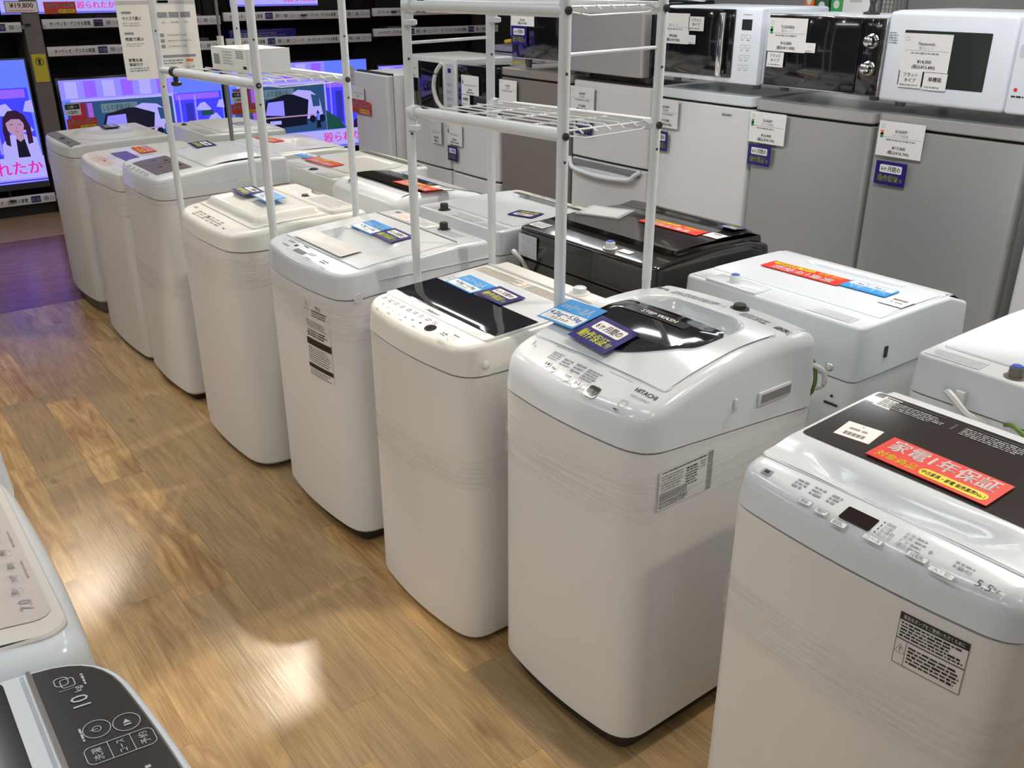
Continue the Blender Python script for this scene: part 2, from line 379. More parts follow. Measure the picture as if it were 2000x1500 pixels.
for i, (x, y, ax, ay, wt, cone) in enumerate(SPOTS):
    t = thing('spot_lamp', 'white track spotlight on the ceiling, out of view', 'spotlight', (x, y, CEIL), group='track spotlights')
    d = (Vector((ax, ay, 0))-Vector((x, y, CEIL-.2))).normalized()
    MB().tube([(0, 0, 0), (0, 0, -.1)], .012, white_metal).build('stem', t)
    p = Vector((0, 0, -.15)); MB().tube([p-d*.06, p+d*.06], .05, white_metal, 16).build('can', t)
    q = p+d*.062; MB().tube([q, q+d*.003], .032, bulb_glow, 16).build('bulb', t)
    ld = bpy.data.lights.new('spot', 'SPOT'); ld.energy = wt*1.15; ld.spot_size = math.radians(cone); ld.spot_blend = .2; ld.shadow_soft_size = .03; ld.color = (1, .86, .70) if ay < 4 else (.96, .97, 1)
    lo = bpy.data.objects.new('spot_light', ld); C.objects.link(lo); lo.parent = t; lo.location = q+d*.012
    lo.rotation_euler = d.to_track_quat('-Z', 'Y').to_euler()

# ------------------------------------------------------------------ washing machines
class Washer:
    def __init__(s, name_label, x0, y0, w, d, prof, seam, back=False, crown=.0, rf=.07, rb=.03, bulge=.025, r=.02, cov=pure_white, cab=steel_white,
                 base_h=.05, base_m=dark_base, cut=None, rz=0.0, top_step=.02, zfun=None, capmat=None, cab_inset=.0, feat=((), ()), flare=.0, undercut=None):
        s.w, s.d = w, d; pf = spline(prof); s.back = back
        s.zf = zfun or (lambda u, v: pf(v)-crown*((u-w/2)/(w/2))**2)
        s.root = thing('washing_machine', name_label, 'washing machine', (x0 if not back else x0+w, y0 if not back else y0+d, 0), rz+(PI if back else 0))
        P = outline(w, d, rf, rb, bulge); s.P = P
        sm = spline(seam) if len(seam) > 1 else (lambda v: seam[0][1]); s.seam = sm
        Q = inset(P, .002+cab_inset); s.Q = Q
        # cabinet with a tucked-in lower edge
        mb = MB(); lo = inset(Q, .012); mid = Q
        zb = base_h
        rings(mb, [[(a, b, zb) for a, b in lo], [(a, b, zb+.012) for a, b in mid], [(a, b, sm(b)-.004) for a, b in mid], [(a, b, sm(b)-.002) for a, b in inset(Q, .004)]], cab)
        mb.add([(a, b, zb) for a, b in lo], [tuple(range(len(lo)))[::-1]], cab)
        mb.build('cabinet', s.root)
        # base
        mb = MB(); B = inset(Q, .028); rings(mb, [[(a, b, 0) for a, b in inset(B, .01)], [(a, b, .012) for a, b in B], [(a, b, zb+.003) for a, b in B]], base_m)
        mb.add([(a, b, 0) for a, b in inset(B, .01)], [tuple(range(len(B)))[::-1]], base_m); mb.build('base', s.root)
        # top cover
        zf = s.zf; rg = [[(a, b, sm(b)) for a, b in inset(P, .004)], [(a, b, sm(b)+.003) for a, b in P]]
        dr = .006
        for t in (.5, 1.0): rg.append([(a, b, (sm(b)+.003)*(1-t)+(zf(a, b)-r)*t) for a, b in inset(P, dr*t)])
        for i in range(1, 6):
            an = i/5*PI/2; I = inset(P, dr+r*(1-math.cos(an))); rg.append([(a, b, zf(a, b)-r+r*math.sin(an)) for a, b in I])
        I = inset(P, dr+r); s.I = I
        rg.append([(a, b, zf(a, b)-.0006) for a, b in inset(P, dr+r+.003)])
        mb = MB(); rings(mb, rg, cov)
        if cut:
            cu0, cu1, cv0, cv1 = cut; e = .006
            zc = lambda u, v: zf(u, v)-.085*basin(u, v, cu0+.004, cu1-.004, cv0+.004, cv1-.004, e)
            eu = (cu0+.003, cu0+.011, cu1-.003, cu1-.011)+tuple(feat[0]); ev = (cv0+.003, cv0+.011, cv1-.003, cv1-.011)+tuple(feat[1])
        else: zc = zf; eu, ev = feat
        hf(mb, I, zc, top_step, cov, eu, ev, capmat)
        s.cover = mb.build('top_cover', s.root)
        s.M = Matrix.Translation(s.root.location) @ Matrix.Rotation(rz+(PI if back else 0), 4, 'Z')
    def lid(s, P, m, h=.006, rec=None, step=.012, eu=(), ev=(), matf=None, name='lid', **kw):
        z = (lambda u, v: s.zf(u, v)+h) if not rec else (lambda u, v: s.zf(u, v)+h-rec(u, v))
        mb = MB(); P2 = inset(P, min(.003, h*.6)); skirt(mb, P, lambda u, v: s.zf(u, v)+h*.5, h, m)
        n = len(P); mb.add([(a, b, s.zf(a, b)+h*.5) for a, b in P]+[(a, b, z(a, b)) for a, b in P2], [(i, (i+1) % n, n+(i+1) % n, n+i) for i in range(n)], m, True)
        hf(mb, P2, z, step, m, eu, ev, matf); s.zl = z
        return mb.build(name, s.root, **kw)
    def fn(s, off=.0015, z=None, rot=0.0, c=(0, 0)):
        zz = z or s.zf; cr, sr = math.cos(rot), math.sin(rot)
        def f(x, y):
            u = c[0]+x*cr-y*sr; v = c[1]+x*sr+y*cr; return (u, v, zz(u, v)+off)
        return f
    def print_part(s, name, draw, **kw):
        mb = MB(); draw(mb); return mb.build(name, s.root, **kw)
    def patch(s, name, P, m, off=.0012, z=None, step=.02, **kw):
        zz = z or s.zf; mb = MB(); hf(mb, P, lambda u, v: zz(u, v)+off, step, m); return mb.build(name, s.root, **kw)
    def cap(s, u, v, m=cap_black, r=.014, h=.022, z=None, top=None):
        zz = (z or s.zf)(u, v); mb = MB(); mb.lathe([(r*1.5, 0), (r*1.5, .003), (r, .004), (r*.95, h*.9), (r*.8, h)], (u, v, zz-.001), m)
        if top: mb.lathe([(r*.75, 0), (r*.7, .002)], (u, v, zz+h-.001), top)
        return mb.build('water_inlet_cap', s.root)
    def film(s, z0, z1, z0b=None, z1b=None, off=.004, seed=0, rows=9):
        """wrinkled stretch film wound round the machine; heights at front and back"""
        rd = random.Random(seed); z0b = z0 if z0b is None else z0b; z1b = z1 if z1b is None else z1b
        P = inset(s.P, -off); n = len(P); rg = []
        for j in range(rows+1):
            t = j/rows; o = 0 if j in (0, rows) else rd.uniform(-.0016, .0016); Q = inset(P, -o); r = []
            for i, (a, b) in enumerate(Q):
                k = b/s.d; sag = .012*math.sin(PI*min(1, max(0, a/s.w)))*(1-k)
                z = (z0+(z0b-z0)*k)*(1-t)+(z1+(z1b-z1)*k)*t-sag*0.6+.003*math.sin(i*1.7+seed)*(1-t); r.append((a, b, z))
            rg.append(r)
        mb = MB(); rings(mb, rg, film); return mb.build('stretch_film', s.root)
    def cord(s, pts, m, r=.004, name='power_cord'):
        mb = MB(); mb.tube(smooth_path(pts), r, m, 6); return mb.build(name, s.root)
    def world(s, u, v, off=.0): return s.M @ Vector((u, v, s.zf(u, v)+off))
def smooth_path(P, n=6):
    P = [Vector(p) for p in P]; out = []
    for i in range(len(P)-1):
        a = P[max(0, i-1)]; b = P[i]; c = P[i+1]; d = P[min(len(P)-1, i+2)]
        for k in range(n):
            t = k/n; out.append(.5*((2*b)+(c-a)*t+(2*a-5*b+4*c-d)*t*t+(3*b-a-3*c+d)*t**3))
    out.append(P[-1]); return out

# ------------------------------------------------------------------ price cards
def flat(z): return lambda x, y: (x, y, z)
def card_blank(w, h, m, t=.0014, edge=None):
    mb = MB(); mb.box(-w/2, w/2, -h/2, h/2, 0, t, m); return mb
def card_navy(w=.115, h=.085):
    mb = card_blank(w, h, navy); f = flat(.0017); g = flat(.002)
    mb.rect(f, -w*.36, w*.36, h*.02, h*.36, paper, h*.06)
    mb.text('6ヶ月間の', h*.25, g, ink, 0, h*.19, maxw=w*.62, bold=True)
    mb.text('動作保証', h*.32, g, yellow_ink, -w*.05, -h*.22, maxw=w*.68, bold=True); mb.text('付', h*.2, g, yellow_ink, w*.37, -h*.26, bold=True, maxw=w*.1)
    return mb
def card_blue(w=.14, h=.1):
    mb = card_blank(w, h, blue_card); f = flat(.0017); g = flat(.002)
    mb.rect(f, -w*.46, w*.46, -h*.44, h*.44, paper); mb.rect(flat(.0019), -w*.46, w*.46, -h*.02, h*.44, blue_card)
    q = flat(.0022)
    mb.text('目安', h*.16, q, ink_white, -w*.32, h*.18, bold=True); mb.text('1～2人', h*.36, q, ink_white, w*.12, h*.2, maxw=w*.56, bold=True)
    mb.text('4.2kg～5.5kg', h*.22, q, blue_ink, 0, -h*.15, maxw=w*.84, bold=True); mb.text('トレファク', h*.13, q, ink, 0, -h*.34, bold=True, maxw=w*.4)
    return mb
def card_red(w=.225, h=.085, deep=False):
    mb = card_blank(w, h, red_card); g = flat(.002); q = flat(.0024)
    mb.text('家電1年保証', h*.5, g, ink_white, 0, h*.2, maxw=w*.88, bold=True)
    mb.text('対象商品', h*.27, g, yellow, -w*.28, -h*.28, maxw=w*.34, bold=True)
    mb.rect(g, -w*.08, w*.46, -h*.42, -h*.14, yellow, h*.13); mb.text('中古家具・家電 販売業界No.1', h*.16, q, ink, w*.19, -h*.28, maxw=w*.5, bold=True)
    return mb
def card_price(w=.175, h=.12, maker='', kind='', p1='', p2='', eco=False, seed=1):
    mb = card_blank(w, h, paper); g = flat(.002)
    mb.ring(g, rrect(-w*.44, -w*.37, h*.30, h*.40, h*.02), .0012, ink_grey)
    if maker: mb.text(maker, h*.13, g, ink_grey, 0, h*.24, bold=True)
    if kind: mb.text(kind, h*.09, g, ink_grey, 0, h*.12)
    mb.rect(g, -w*.43, w*.46, h*.045, h*.055, ink_grey)
    mb.micro(g, -w*.3, w*.36, -h*.06, h*.02, 1, ink_grey, seed)
    if p1: mb.text(p1, h*.13, g, ink, 0, -h*.24, bold=True); mb.text(p2, h*.12, g, ink, 0, -h*.38, bold=True)
    if eco: mb.rect(g, -w*.45, -w*.38, h*.02, h*.16, green); mb.rect(g, -w*.45, -w*.38, h*.1, h*.24, orange if eco == 2 else green)
    return mb
def card_small(t1, t2=None, w=.083, h=.055, seed=3):
    mb = card_blank(w, h, paper); g = flat(.002)
    if t2: mb.text(t1, h*.26, g, ink, 0, h*.26, bold=True); mb.text(t2, h*.26, g, ink, 0, -h*.06, bold=True)
    else: mb.text(t1, h*.3, g, ink, 0, h*.12, bold=True)
    mb.micro(g, -w*.42, w*.42, -h*.42, -h*.26, 1, ink_grey, seed); return mb
def card_tag(w=.06, h=.05, seed=5):
    mb = card_blank(w, h, paper, .0008); g = flat(.0012); mb.micro(g, -w*.3, w*.3, h*.0, h*.2, 1, ink_grey, seed)
    for k in range(14): mb.rect(g, -w*.3+k*w*.042, -w*.3+k*w*.042+w*(.018 if k % 3 else .03), -h*.36, -h*.14, ink)
    mb.rect(g, -w*.03, 0, h*.32, h*.38, ink); return mb
def lay(W, mb, name, label, cat, x, y, rz=0.0, group=None, lift=.0035, lid=0.0, tilt=None):
    """lay a card on top of a machine at world x, y"""
    inv = W.M.inverted(); p = inv @ Vector((x, y, 0)); e = .03; z = W.zf
    zz = lambda u, v: max(z(u, v), 0)
    nx = (zz(p.x+e, p.y)-zz(p.x-e, p.y))/(2*e); ny = (zz(p.x, p.y+e)-zz(p.x, p.y-e))/(2*e)
    n = (W.M.to_3x3() @ Vector((-nx, -ny, 1))).normalized()
    xa = Vector((math.cos(rz), math.sin(rz), 0)); xa = (xa-n*xa.dot(n)).normalized(); ya = n.cross(xa)
    o = mb.build(name); c = W.M @ Vector((p.x, p.y, z(p.x, p.y)))+n*(lift+lid)
    o.matrix_world = Matrix(((xa.x, ya.x, n.x, c.x), (xa.y, ya.y, n.y, c.y), (xa.z, ya.z, n.z, c.z), (0, 0, 0, 1)))
    return tag(o, label, cat, group)
def stick(mb, name, label, x, y, z, cat='price card', group=None, roll=0.0):
    """a card standing against a front that faces -y"""
    o = mb.build(name); o.matrix_world = Matrix.Translation((x, y, z)) @ Matrix.Rotation(PI/2, 4, 'X') @ Matrix.Rotation(roll, 4, 'Z')
    return tag(o, label, cat, group)
# ==================================================================  FRONT ROW (faces the wide aisle, -y)
# ---- A: nearest, white with smoked lid and red guarantee card
A = Washer('nearest white washing machine with a smoked brown lid and red card, right edge', -.945, 1.20, .55, .53,
           [(0, .925), (.07, .943), (.2, .952), (.45, .963), (.53, .958)], [(0, .862), (.53, .855)], crown=.002, bulge=.022, rf=.06, r=.03,
           cov=cool_white, cab=steel_white, base_h=.05, cut=(.022, .528, .083, .452))
def a_rec(u, v):
    g = .026*math.exp(-((v-(.118+.03*((u-.275)/.2)**2))/.022)**2)*ss((u-.06)/.09)*ss((.49-u)/.09)
    return g-.006*ss((v-.11)/.06)
A.lid(rrect(.02, .53, .081, .454, .012), cool_white, .004, a_rec, .009)
A.patch('lid_window', rrect(.030, .520, .185, .446, .01), brown_glass, .0018, A.zl, .03, label='smoked brown lid window')
def dr(mb):
    f = A.fn(.0022, A.zl)
    mb.rect(f, .05, .53-.02, .385, .437, paper); mb.text('Haier', .030, A.fn(.0012, A.zl), ink_pale, .268, .102, sx=1.15)
    g = A.fn(.0026, A.zl)
    for k, (a, b) in enumerate(((.055, .20), (.225, .36), (.385, .50))):
        mb.rect(g, a, b-.02, .429, .433, ink); mb.micro(g, a, b, .39, .425, 5, ink_grey, k); mb.rect(g, b+.004, b+.010, .395, .425, ink)
A.print_part('lid_print', dr)
def dr(mb):
    f = A.fn(.0012); g = A.fn(.0018)
    mb.rect(f, .228, .285, .024, .055, lcd, .003)
    mb.rect(f, .055, .075, .038, .052, ink_grey, .001); mb.rect(g, .060, .070, .041, .049, ink)
    for k, x in enumerate((.12, .155, .19)): mb.micro(f, x, x+.024, .040, .066, 3, ink_grey, k+3)
    for k, (x, y, wd, t) in enumerate(((.165, .022, .024, ''), (.2, .018, .024, ''), (.238, .012, .028, ''), (.30, .014, .034, 'コース'), (.372, .022, .034, ''), (.415, .016, .040, '入・切'))):
        q = MB(); P = rrect(x-wd/2, x+wd/2, y-.006, y+.006, .002); hf(q, P, lambda a, b: A.zf(a, b)+.0010, .006, pure_white); q.ring(f, P, .0008, ink_grey)
        if t: q.text(t, .009, g, ink_grey, x, y)
        else: q.micro(g, x-wd*.35, x+wd*.35, y-.004, y+.004, 2, ink_grey, k)
        q.build('button', A.root)
    for k, (a, b) in enumerate((('標準', 'お急ぎ'), ('少量', '毛布'), ('お湯取', 'ドライ'), ('念入り', '槽洗浄'))):
        yy = .056-k*.009; mb.rect(f, .292, .294, yy-.002, yy+.002, ink); mb.text(a, .0085, f, ink_grey, .297, yy, 'L'); mb.text(b, .0085, f, ink_grey, .332, yy, 'L'); mb.micro(f, .352, .372, yy-.003, yy+.003, 1, ink_grey, k)
    mb.poly([f(*p) for p in ellipse(.382, .042, .003, .003, 12)], ink_grey); mb.micro(f, .42, .452, .036, .052, 2, ink_grey, 7)
    mb.text('5.5', .021, f, ink, .462, .030, 'L'); mb.text('kg', .011, f, ink, .487, .033, 'L'); mb.rect(f, .502, .5026, .02, .042, ink_pale)
    mb.ring(f, rrect(.507, .521, .026, .040, .005), .001, ink_grey); mb.micro(f, .508, .52, .018, .023, 1, ink_grey, 2)
A.print_part('control_print', dr)
def side_sticker(mb, fn, w, h, seed):
    mb.rect(fn(0), 0, w, 0, h, paper); g = fn(.0004)
    return g
def front_fn(W, u0, z0, off=.0012, cab=True):
    """x along the bowed front, y up"""
    P = W.Q; 
    def f(x, y):
        u = u0+x; best = 0
        n = len(P)
        for i in range(n):
            a, b = P[i], P[(i+1) % n]
            if a[1] < W.d*.3 and b[1] < W.d*.3 and a[0] <= u <= b[0] and b[0] > a[0]:
                best = a[1]+(b[1]-a[1])*(u-a[0])/(b[0]-a[0])
        return (u, best-off, z0+y)
    return f
def side_fn(W, v0, z0, off=.0012): return lambda x, y: (W.w-.002+off, v0+x, z0+y)
def dr(mb):
    g = front_fn(A, .374, .742, .0012); q = front_fn(A, .374, .742, .0018)
    for i in range(6):
        a, b = .108*i/6, .108*(i+1)/6; mb.quad(g(a, 0), g(b, 0), g(b, .048), g(a, .048), steel_white); mb.quad(g(a, .049), g(b, .049), g(b, .098), g(a, .098), steel_white); mb.quad(q(a, .084), q(b, .084), q(b, .098), q(a, .098), ink)
        for yy in (0, .0475, .049): mb.quad(q(a, yy), q(b, yy), q(b, yy+.0008), q(a, yy+.0008), ink)
    for xx in (0, .1075, .018): mb.rect(q, xx, xx+.0007, 0, .048 if xx == .018 else .098, ink)
    w2 = front_fn(A, .374, .742, .0024); mb.text('風呂水ポンプをご使用いただくために', .0085, w2, ink_white, .054, .091, maxw=.096)
    mb.micro(q, .004, .104, .052, .082, 5, ink, 4); mb.micro(q, .022, .104, .008, .042, 5, ink, 6, gap=.1)
    mb.text('⚠', .016, q, ink, .0095, .03)
A.print_part('notice_label', dr)
A.film(.60, .72, .62, .74, seed=1, rows=12)
lay(A, card_red(.225, .09), 'guarantee_card', 'large red one-year guarantee card on the smoked lid of the nearest washer', 'price card', -.672, 1.440, -.02, lift=.0145)
lay(A, card_tag(.07, .062), 'barcode_tag', 'white barcode tag beside the large red card on the nearest washer', 'price tag', -.842, 1.462, .12, lift=.0055, lid=.006)

# ---- B: STEP WASH machine with curved top
def b_z(u, v):
    z = B_pf(v); return z-.014*((u-.25)/.25)**2*ss(v/.3)
B_pf = spline([(0, .912), (.05, .938), (.12, .966), (.22, .995), (.34, 1.014), (.48, 1.014), (.60, 1.003)])
B = Washer('white washing machine with strongly curved top and rounded black lid window', -1.665, 1.195, .50, .61, [(0, 0), (1, 1)], [(0, .848), (.61, .80)], zfun=b_z,
           bulge=.026, rf=.07, r=.034, cov=cool_white, cab=steel_cool, base_h=.055, cut=(.035, .465, .125, .475), rz=.012, top_step=.014)
def win_shape(u, v):
    """1 inside the black oval well"""
    return 0
def b_rec(u, v):
    # broad oval basin, deep at the far side, opening towards the front
    a = (u-.248)/.150; b = (v-.335)/.135; r = (abs(a)**3.2+abs(b)**3.2)**(1/3.2)
    d = .042*ss((1.10-r)/.20)*ss((v-.235)/.13)
    return d
B.lid(rrect(.033, .467, .110, .478, .014), cool_white, .003, b_rec, .0065)
bl = B.zl
# black window: a smooth raised blister whose front edge is an arc and whose rear edge drops into the basin
winP = []
for i in range(41):
    t = i/40; u = .085+.30*t; winP.append((u, .262-.112*math.sin(PI*t)**.8))
for i in range(1, 8): a = i/7*PI/2; winP.append((.385+.020*math.sin(a*1.0)*(1), .262+.045*(1-math.cos(a))+.02*math.sin(a)))
winP += arc(.385, .355, .020, 0, PI/2, 4)+arc(.105, .355, .022, PI/2, PI, 4)
winP = [p for i, p in enumerate(winP) if i == 0 or (Vector(p)-Vector(winP[i-1])).length > 1e-4]
def convex(P):
    P = sorted(set(P)); 
    def half(P):
        H = []
        for p in P:
            while len(H) > 1 and (H[-1][0]-H[-2][0])*(p[1]-H[-2][1])-(H[-1][1]-H[-2][1])*(p[0]-H[-2][0]) <= 0: H.pop()
            H.append(p)
        return H
    a = half(P); b = half(P[::-1]); return a[:-1]+b[:-1]
winP = convex(winP)
def wz(u, v):
    k = basin(u, v, .07, .42, .15, .385, .05); return b_z(u, v)+.0065-.005*ss((v-.30)/.06)*1.0+.004*k
def wz2(u, v): return wz(u, v)+.0016
mb = MB(); hf(mb, winP, wz, .008, black_gloss); skirt(mb, winP, wz, .04, black_gloss); mb.build('lid_window', B.root, label='glossy black lid window')
def dr(mb):
    f = lambda x, y: (x, y, wz2(x, y))
    for i in range(8): a, b = .135+.2*i/8, .135+.2*(i+1)/8; mb.quad(f(a, .302), f(b, .302), f(b, .336), f(a, .336), panel_dark)
    mb.text('STEP WASH', .022, lambda x, y: (x, y, wz2(x, y)+.0012), ink_white, .245, .319, bold=True, maxw=.11)
    g = B.fn(.0012, bl)
    mb.rect(g, .055, .085, .235, .262, pearl); mb.micro(B.fn(.0018, bl), .05, .12, .235, .275, 5, ink_grey, 9)
    h = B.fn(.0012); mb.text('HITACHI', .017, h, ink, .435, .088, bold=True, maxw=.06, sx=1.1); mb.text('SLIM & COMPACT', .009, h, ink_grey, .435, .070, maxw=.055)
    mb.text('5', .018, h, ink_grey, .06, .09); mb.text('kg', .008, h, ink_grey, .072, .084)
    for k, (x, y, r) in enumerate(((.155, .052, .011), (.182, .047, .011), (.235, .044, .013), (.272, .039, .013))):
        q = MB(); hf(q, ellipse(x, y, r, r*.85), lambda a, b: b_z(a, b)+.0012, .006, grey_white); q.ring(B.fn(.0016), ellipse(x, y, r, r*.85), .0012, chrome)
        q.text(('水量', '予約', 'すすぎ', 'コース')[k], .009, B.fn(.0018), ink, x, y, maxw=r*1.4, bold=True); q.build('button', B.root)
    q = MB(); hf(q, rrect(.306, .340, .024, .052, .007), lambda a, b: b_z(a, b)+.0014, .006, panel_dark); q.ring(B.fn(.0018), rrect(.306, .340, .024, .052, .007), .0014, chrome); q.text('スタート', .008, B.fn(.002), ink_white, .323, .038, maxw=.026, bold=True); q.build('start_button', B.root, label='dark start button')
    for k, (x0, x1, y0, y1, n) in enumerate(((.135, .175, .066, .092, 4), (.18, .215, .062, .086, 3), (.222, .255, .058, .088, 3), (.262, .308, .052, .086, 5))): mb.micro(h, x0, x1, y0, y1, n, ink_grey, k+11)
    mb.micro(h, .12, .2, .106, .109, 1, ink_grey, 5); mb.ring(h, rrect(.402, .422, .034, .052, .004), .0012, ink_grey); mb.micro(h, .402, .42, .022, .028, 1, ink, 6)
    for k in range(8): mb.rect(h, .31+k*.009, .316+k*.009, .100, .103, ink_pale)
    b = B.fn(.0014)
    mb.ring(b, rrect(.10, .42, .502, .535, .008), .0008, ink_grey); mb.micro(b, .105, .26, .503, .534, 3, ink_grey, 21, gap=.1); mb.micro(b, .33, .415, .503, .534, 3, ink_grey, 22, gap=.1); mb.text('⚠', .016, b, ink, .272, .52); mb.micro(b, .02+.02, .09, .515, .535, 2, ink, 23); mb.micro(b, .43, .48, .505, .53, 3, ink, 24)
B.print_part('control_print', dr)
B.cap(.30, .545, cap_black, .016, .014)
mb = MB(); mb.box(.499, .5045, .30, .308, .875, .905, cool_white, .002).box(.4985, .5035, .385, .50, .862, .896, grey_white, .001); mb.box(.500, .5042, .393, .50, .868, .889, panel_grey); mb.build('side_handle', B.root)
def dr(mb):
    g = side_fn(B, .075, .70, .0015); q = side_fn(B, .075, .70, .002); mb.rect(g, 0, .155, 0, .097, steel_cool); mb.rect(q, .155, .172, 0, .097, ink_grey)
    mb.micro(q, .008, .15, .088, .094, 1, ink, 31, gap=0); mb.micro(q, .008, .075, .045, .085, 6, ink_grey, 32); mb.micro(q, .085, .125, .035, .083, 7, ink, 33); mb.micro(q, .13, .15, .065, .085, 3, ink_grey, 34)
    mb.rect(q, .005, .09, .022, .042, ink_grey); mb.micro(q, .005, .11, .004, .020, 3, ink, 35); mb.ring(q, rrect(0, .172, 0, .097, .001), .001, ink_pale)
B.print_part('rating_label', dr)
B.film(.675, .795, .70, .79, seed=2, rows=12)
B.cord([(.45, .615, .93), (.47, .63, .90), (.485, .625, .86), (.475, .63, .82), (.46, .62, .80)], cord_green, .005)
B.cord([(.46, .615, .90), (.495, .635, .885), (.50, .64, .85), (.485, .63, .835)], cord_white, .006, 'drain_hose_clip')
lay(B, card_blue(.142, .112), 'capacity_card', 'sky blue one-to-two-person capacity card on the curved-top washer', 'price card', -1.612, 1.410, -.03, lift=.012)
lay(B, card_navy(.142, .105), 'six_month_card', 'navy six-month guarantee card beside the blue card on the curved-top washer', 'price card', -1.463, 1.378, -.10, lift=.013)

# ---- C: black band lid
Cw = Washer('white washing machine with a black glass band across its lid', -2.265, 1.15, .53, .555, [(0, .905), (.06, .918), (.14, .922), (.4, .935), (.555, .938)],
            [(0, .835), (.555, .83)], bulge=.028, rf=.07, r=.022, cov=warm_white, cab=steel_white, base_h=.014, cut=(.02, .51, .095, .455))
Cw.lid(rrect(.018, .512, .093, .457, .012), pure_white, .004, lambda u, v: .004*basin(u, v, .05, .48, .095, .14, .02))
Cw.patch('lid_window', rrect(.020, .510, .128, .268, .003), black_gloss, .0015, Cw.zl, .03, label='glossy black band on the lid')
def dr(mb):
    f = Cw.fn(.0014, Cw.zl); mb.text('Haier', .022, f, ink, .255, .108, sx=1.2, bold=True)
    for k, (a, b) in enumerate(((.03, .26), (.27, .50))): mb.rect(f, a, b, .40, .44, beige); mb.micro(Cw.fn(.002, Cw.zl), a+.005, b-.005, .402, .438, 5, ink_grey, 40+k)
    mb.rect(f, .05, .09, .29, .315, paper); mb.micro(Cw.fn(.002, Cw.zl), .045, .12, .29, .315, 3, ink_grey, 44)
    h = Cw.fn(.0012); mb.poly([h(*p) for p in ellipse(.335, .046, .019, .016)], lcd)
    for k in range(9): x = .055+k*.033; mb.micro(h, x-.009, x+.011, .045+.018, .045+.034, 2, ink_grey, 50+k); mb.poly([h(*p) for p in ellipse(x, .050-.012*math.sin(k/8*PI), .0045, .004, 12)], chrome); mb.micro(h, x-.008, x+.008, .022, .028, 1, ink_grey, 60+k) if k % 2 else None
    mb.ring(h, ellipse(.365, .038, .010, .008), .001, ink_pale); mb.ring(h, ellipse(.432, .044, .012, .010), .001, chrome); mb.micro(h, .385, .41, .04, .055, 2, ink, 71); mb.micro(h, .42, .445, .06, .066, 1, ink, 72); mb.micro(h, .40, .44, .02, .025, 1, ink_grey, 73)
Cw.print_part('control_print', dr)
Cw.cap(.40, .505, pure_white, .02, .02)
mb = MB(); mb.box(.02, .51, .462, .468, .930, .944, warm_white, .002); mb.lathe([(.011, 0), (.010, .006), (.004, .009)], (.527, .085, .865), warm_white, axis='x'); mb.build('hinge_cover', Cw.root)
Cw.film(.50, .60, .55, .65, seed=3, rows=12)
lay(Cw, card_blue(.14, .088), 'capacity_card', 'sky blue capacity card on the washer with the black glass band', 'price card', -2.120, 1.455, -.04, lift=.007)
lay(Cw, card_navy(.13, .085), 'six_month_card', 'navy six-month card on the washer with the black glass band', 'price card', -1.980, 1.460, -.06, lift=.008)

# ---- D: deep finger recess in front of the lid
D = Washer('white washing machine with a pale flap handle and notice label on its front', -2.955, 1.145, .585, .575, [(0, .938), (.05, .946), (.15, .956), (.3, .966), (.45, .975), (.575, .972)],
           [(0, .865), (.575, .90)], bulge=.028, rf=.075, r=.014, cov=cool_white, cab=steel_cool, base_h=.045, cut=(.035, .55, .10, .455))
D.lid(rrect(.03, .555, .10, .458, .01), pure_white, .004, lambda u, v: .048*basin(u, v, .105, .445, .186, .32, .008)*ss((.315-v)/.10), .009, eu=(.105, .113, .437, .445), ev=(.186, .19, .194))
D.patch('lid_handle_flap', rrect(.085, .425, .105, .185, .004), cream, .006, D.zl, .03, label='pale cream handle flap')
D.print_part('hinge_strip', lambda mb: (mb.box(.04, .55, .452, .458, .975, .981, panel_grey)))
def dr(mb):
    h = D.fn(.0012); mb.rect(h, .205, .275, .045, .064, panel_brown); mb.micro(h, .04, .065, .098, .104, 1, ink, 80); mb.rect(h, .165, .180, .068, .080, ink)
    mb.micro(h, .10, .15, .075, .09, 2, ink_grey, 81); mb.micro(h, .11, .16, .05, .06, 1, ink_grey, 82); mb.micro(h, .20, .24, .085, .095, 1, ink, 83); mb.ring(h, ellipse(.33, .042, .025, .014), .001, ink_pale)
    mb.micro(h, .31, .345, .038, .046, 1, ink_grey, 84); mb.micro(h, .28, .33, .06, .075, 2, ink_pale, 85); mb.micro(h, .38, .43, .05, .07, 2, ink_grey, 86); mb.micro(h, .43, .46, .03, .036, 1, ink_pale, 87)
    g = D.fn(.0014); mb.rect(g, .09, .20, .478, .545, paper); mb.rect(g, .21, .33, .478, .545, paper); mb.micro(D.fn(.002), .095, .19, .485, .54, 5, pinkish, 88); mb.micro(D.fn(.002), .22, .32, .485, .54, 6, ink_pale, 89); mb.micro(g, .38, .50, .485, .53, 4, ink_pale, 90); mb.poly([g(*p) for p in ellipse(.06, .53, .012, .010, 14)], panel_grey)
    q = D.fn(.0014, D.zl); mb.rect(q, .085, .125, .29, .32, ink_pale); mb.micro(q, .13, .2, .295, .32, 3, ink_grey, 91)
D.print_part('control_print', dr)
D.cap(.37, .525, cap_black, .015, .026)
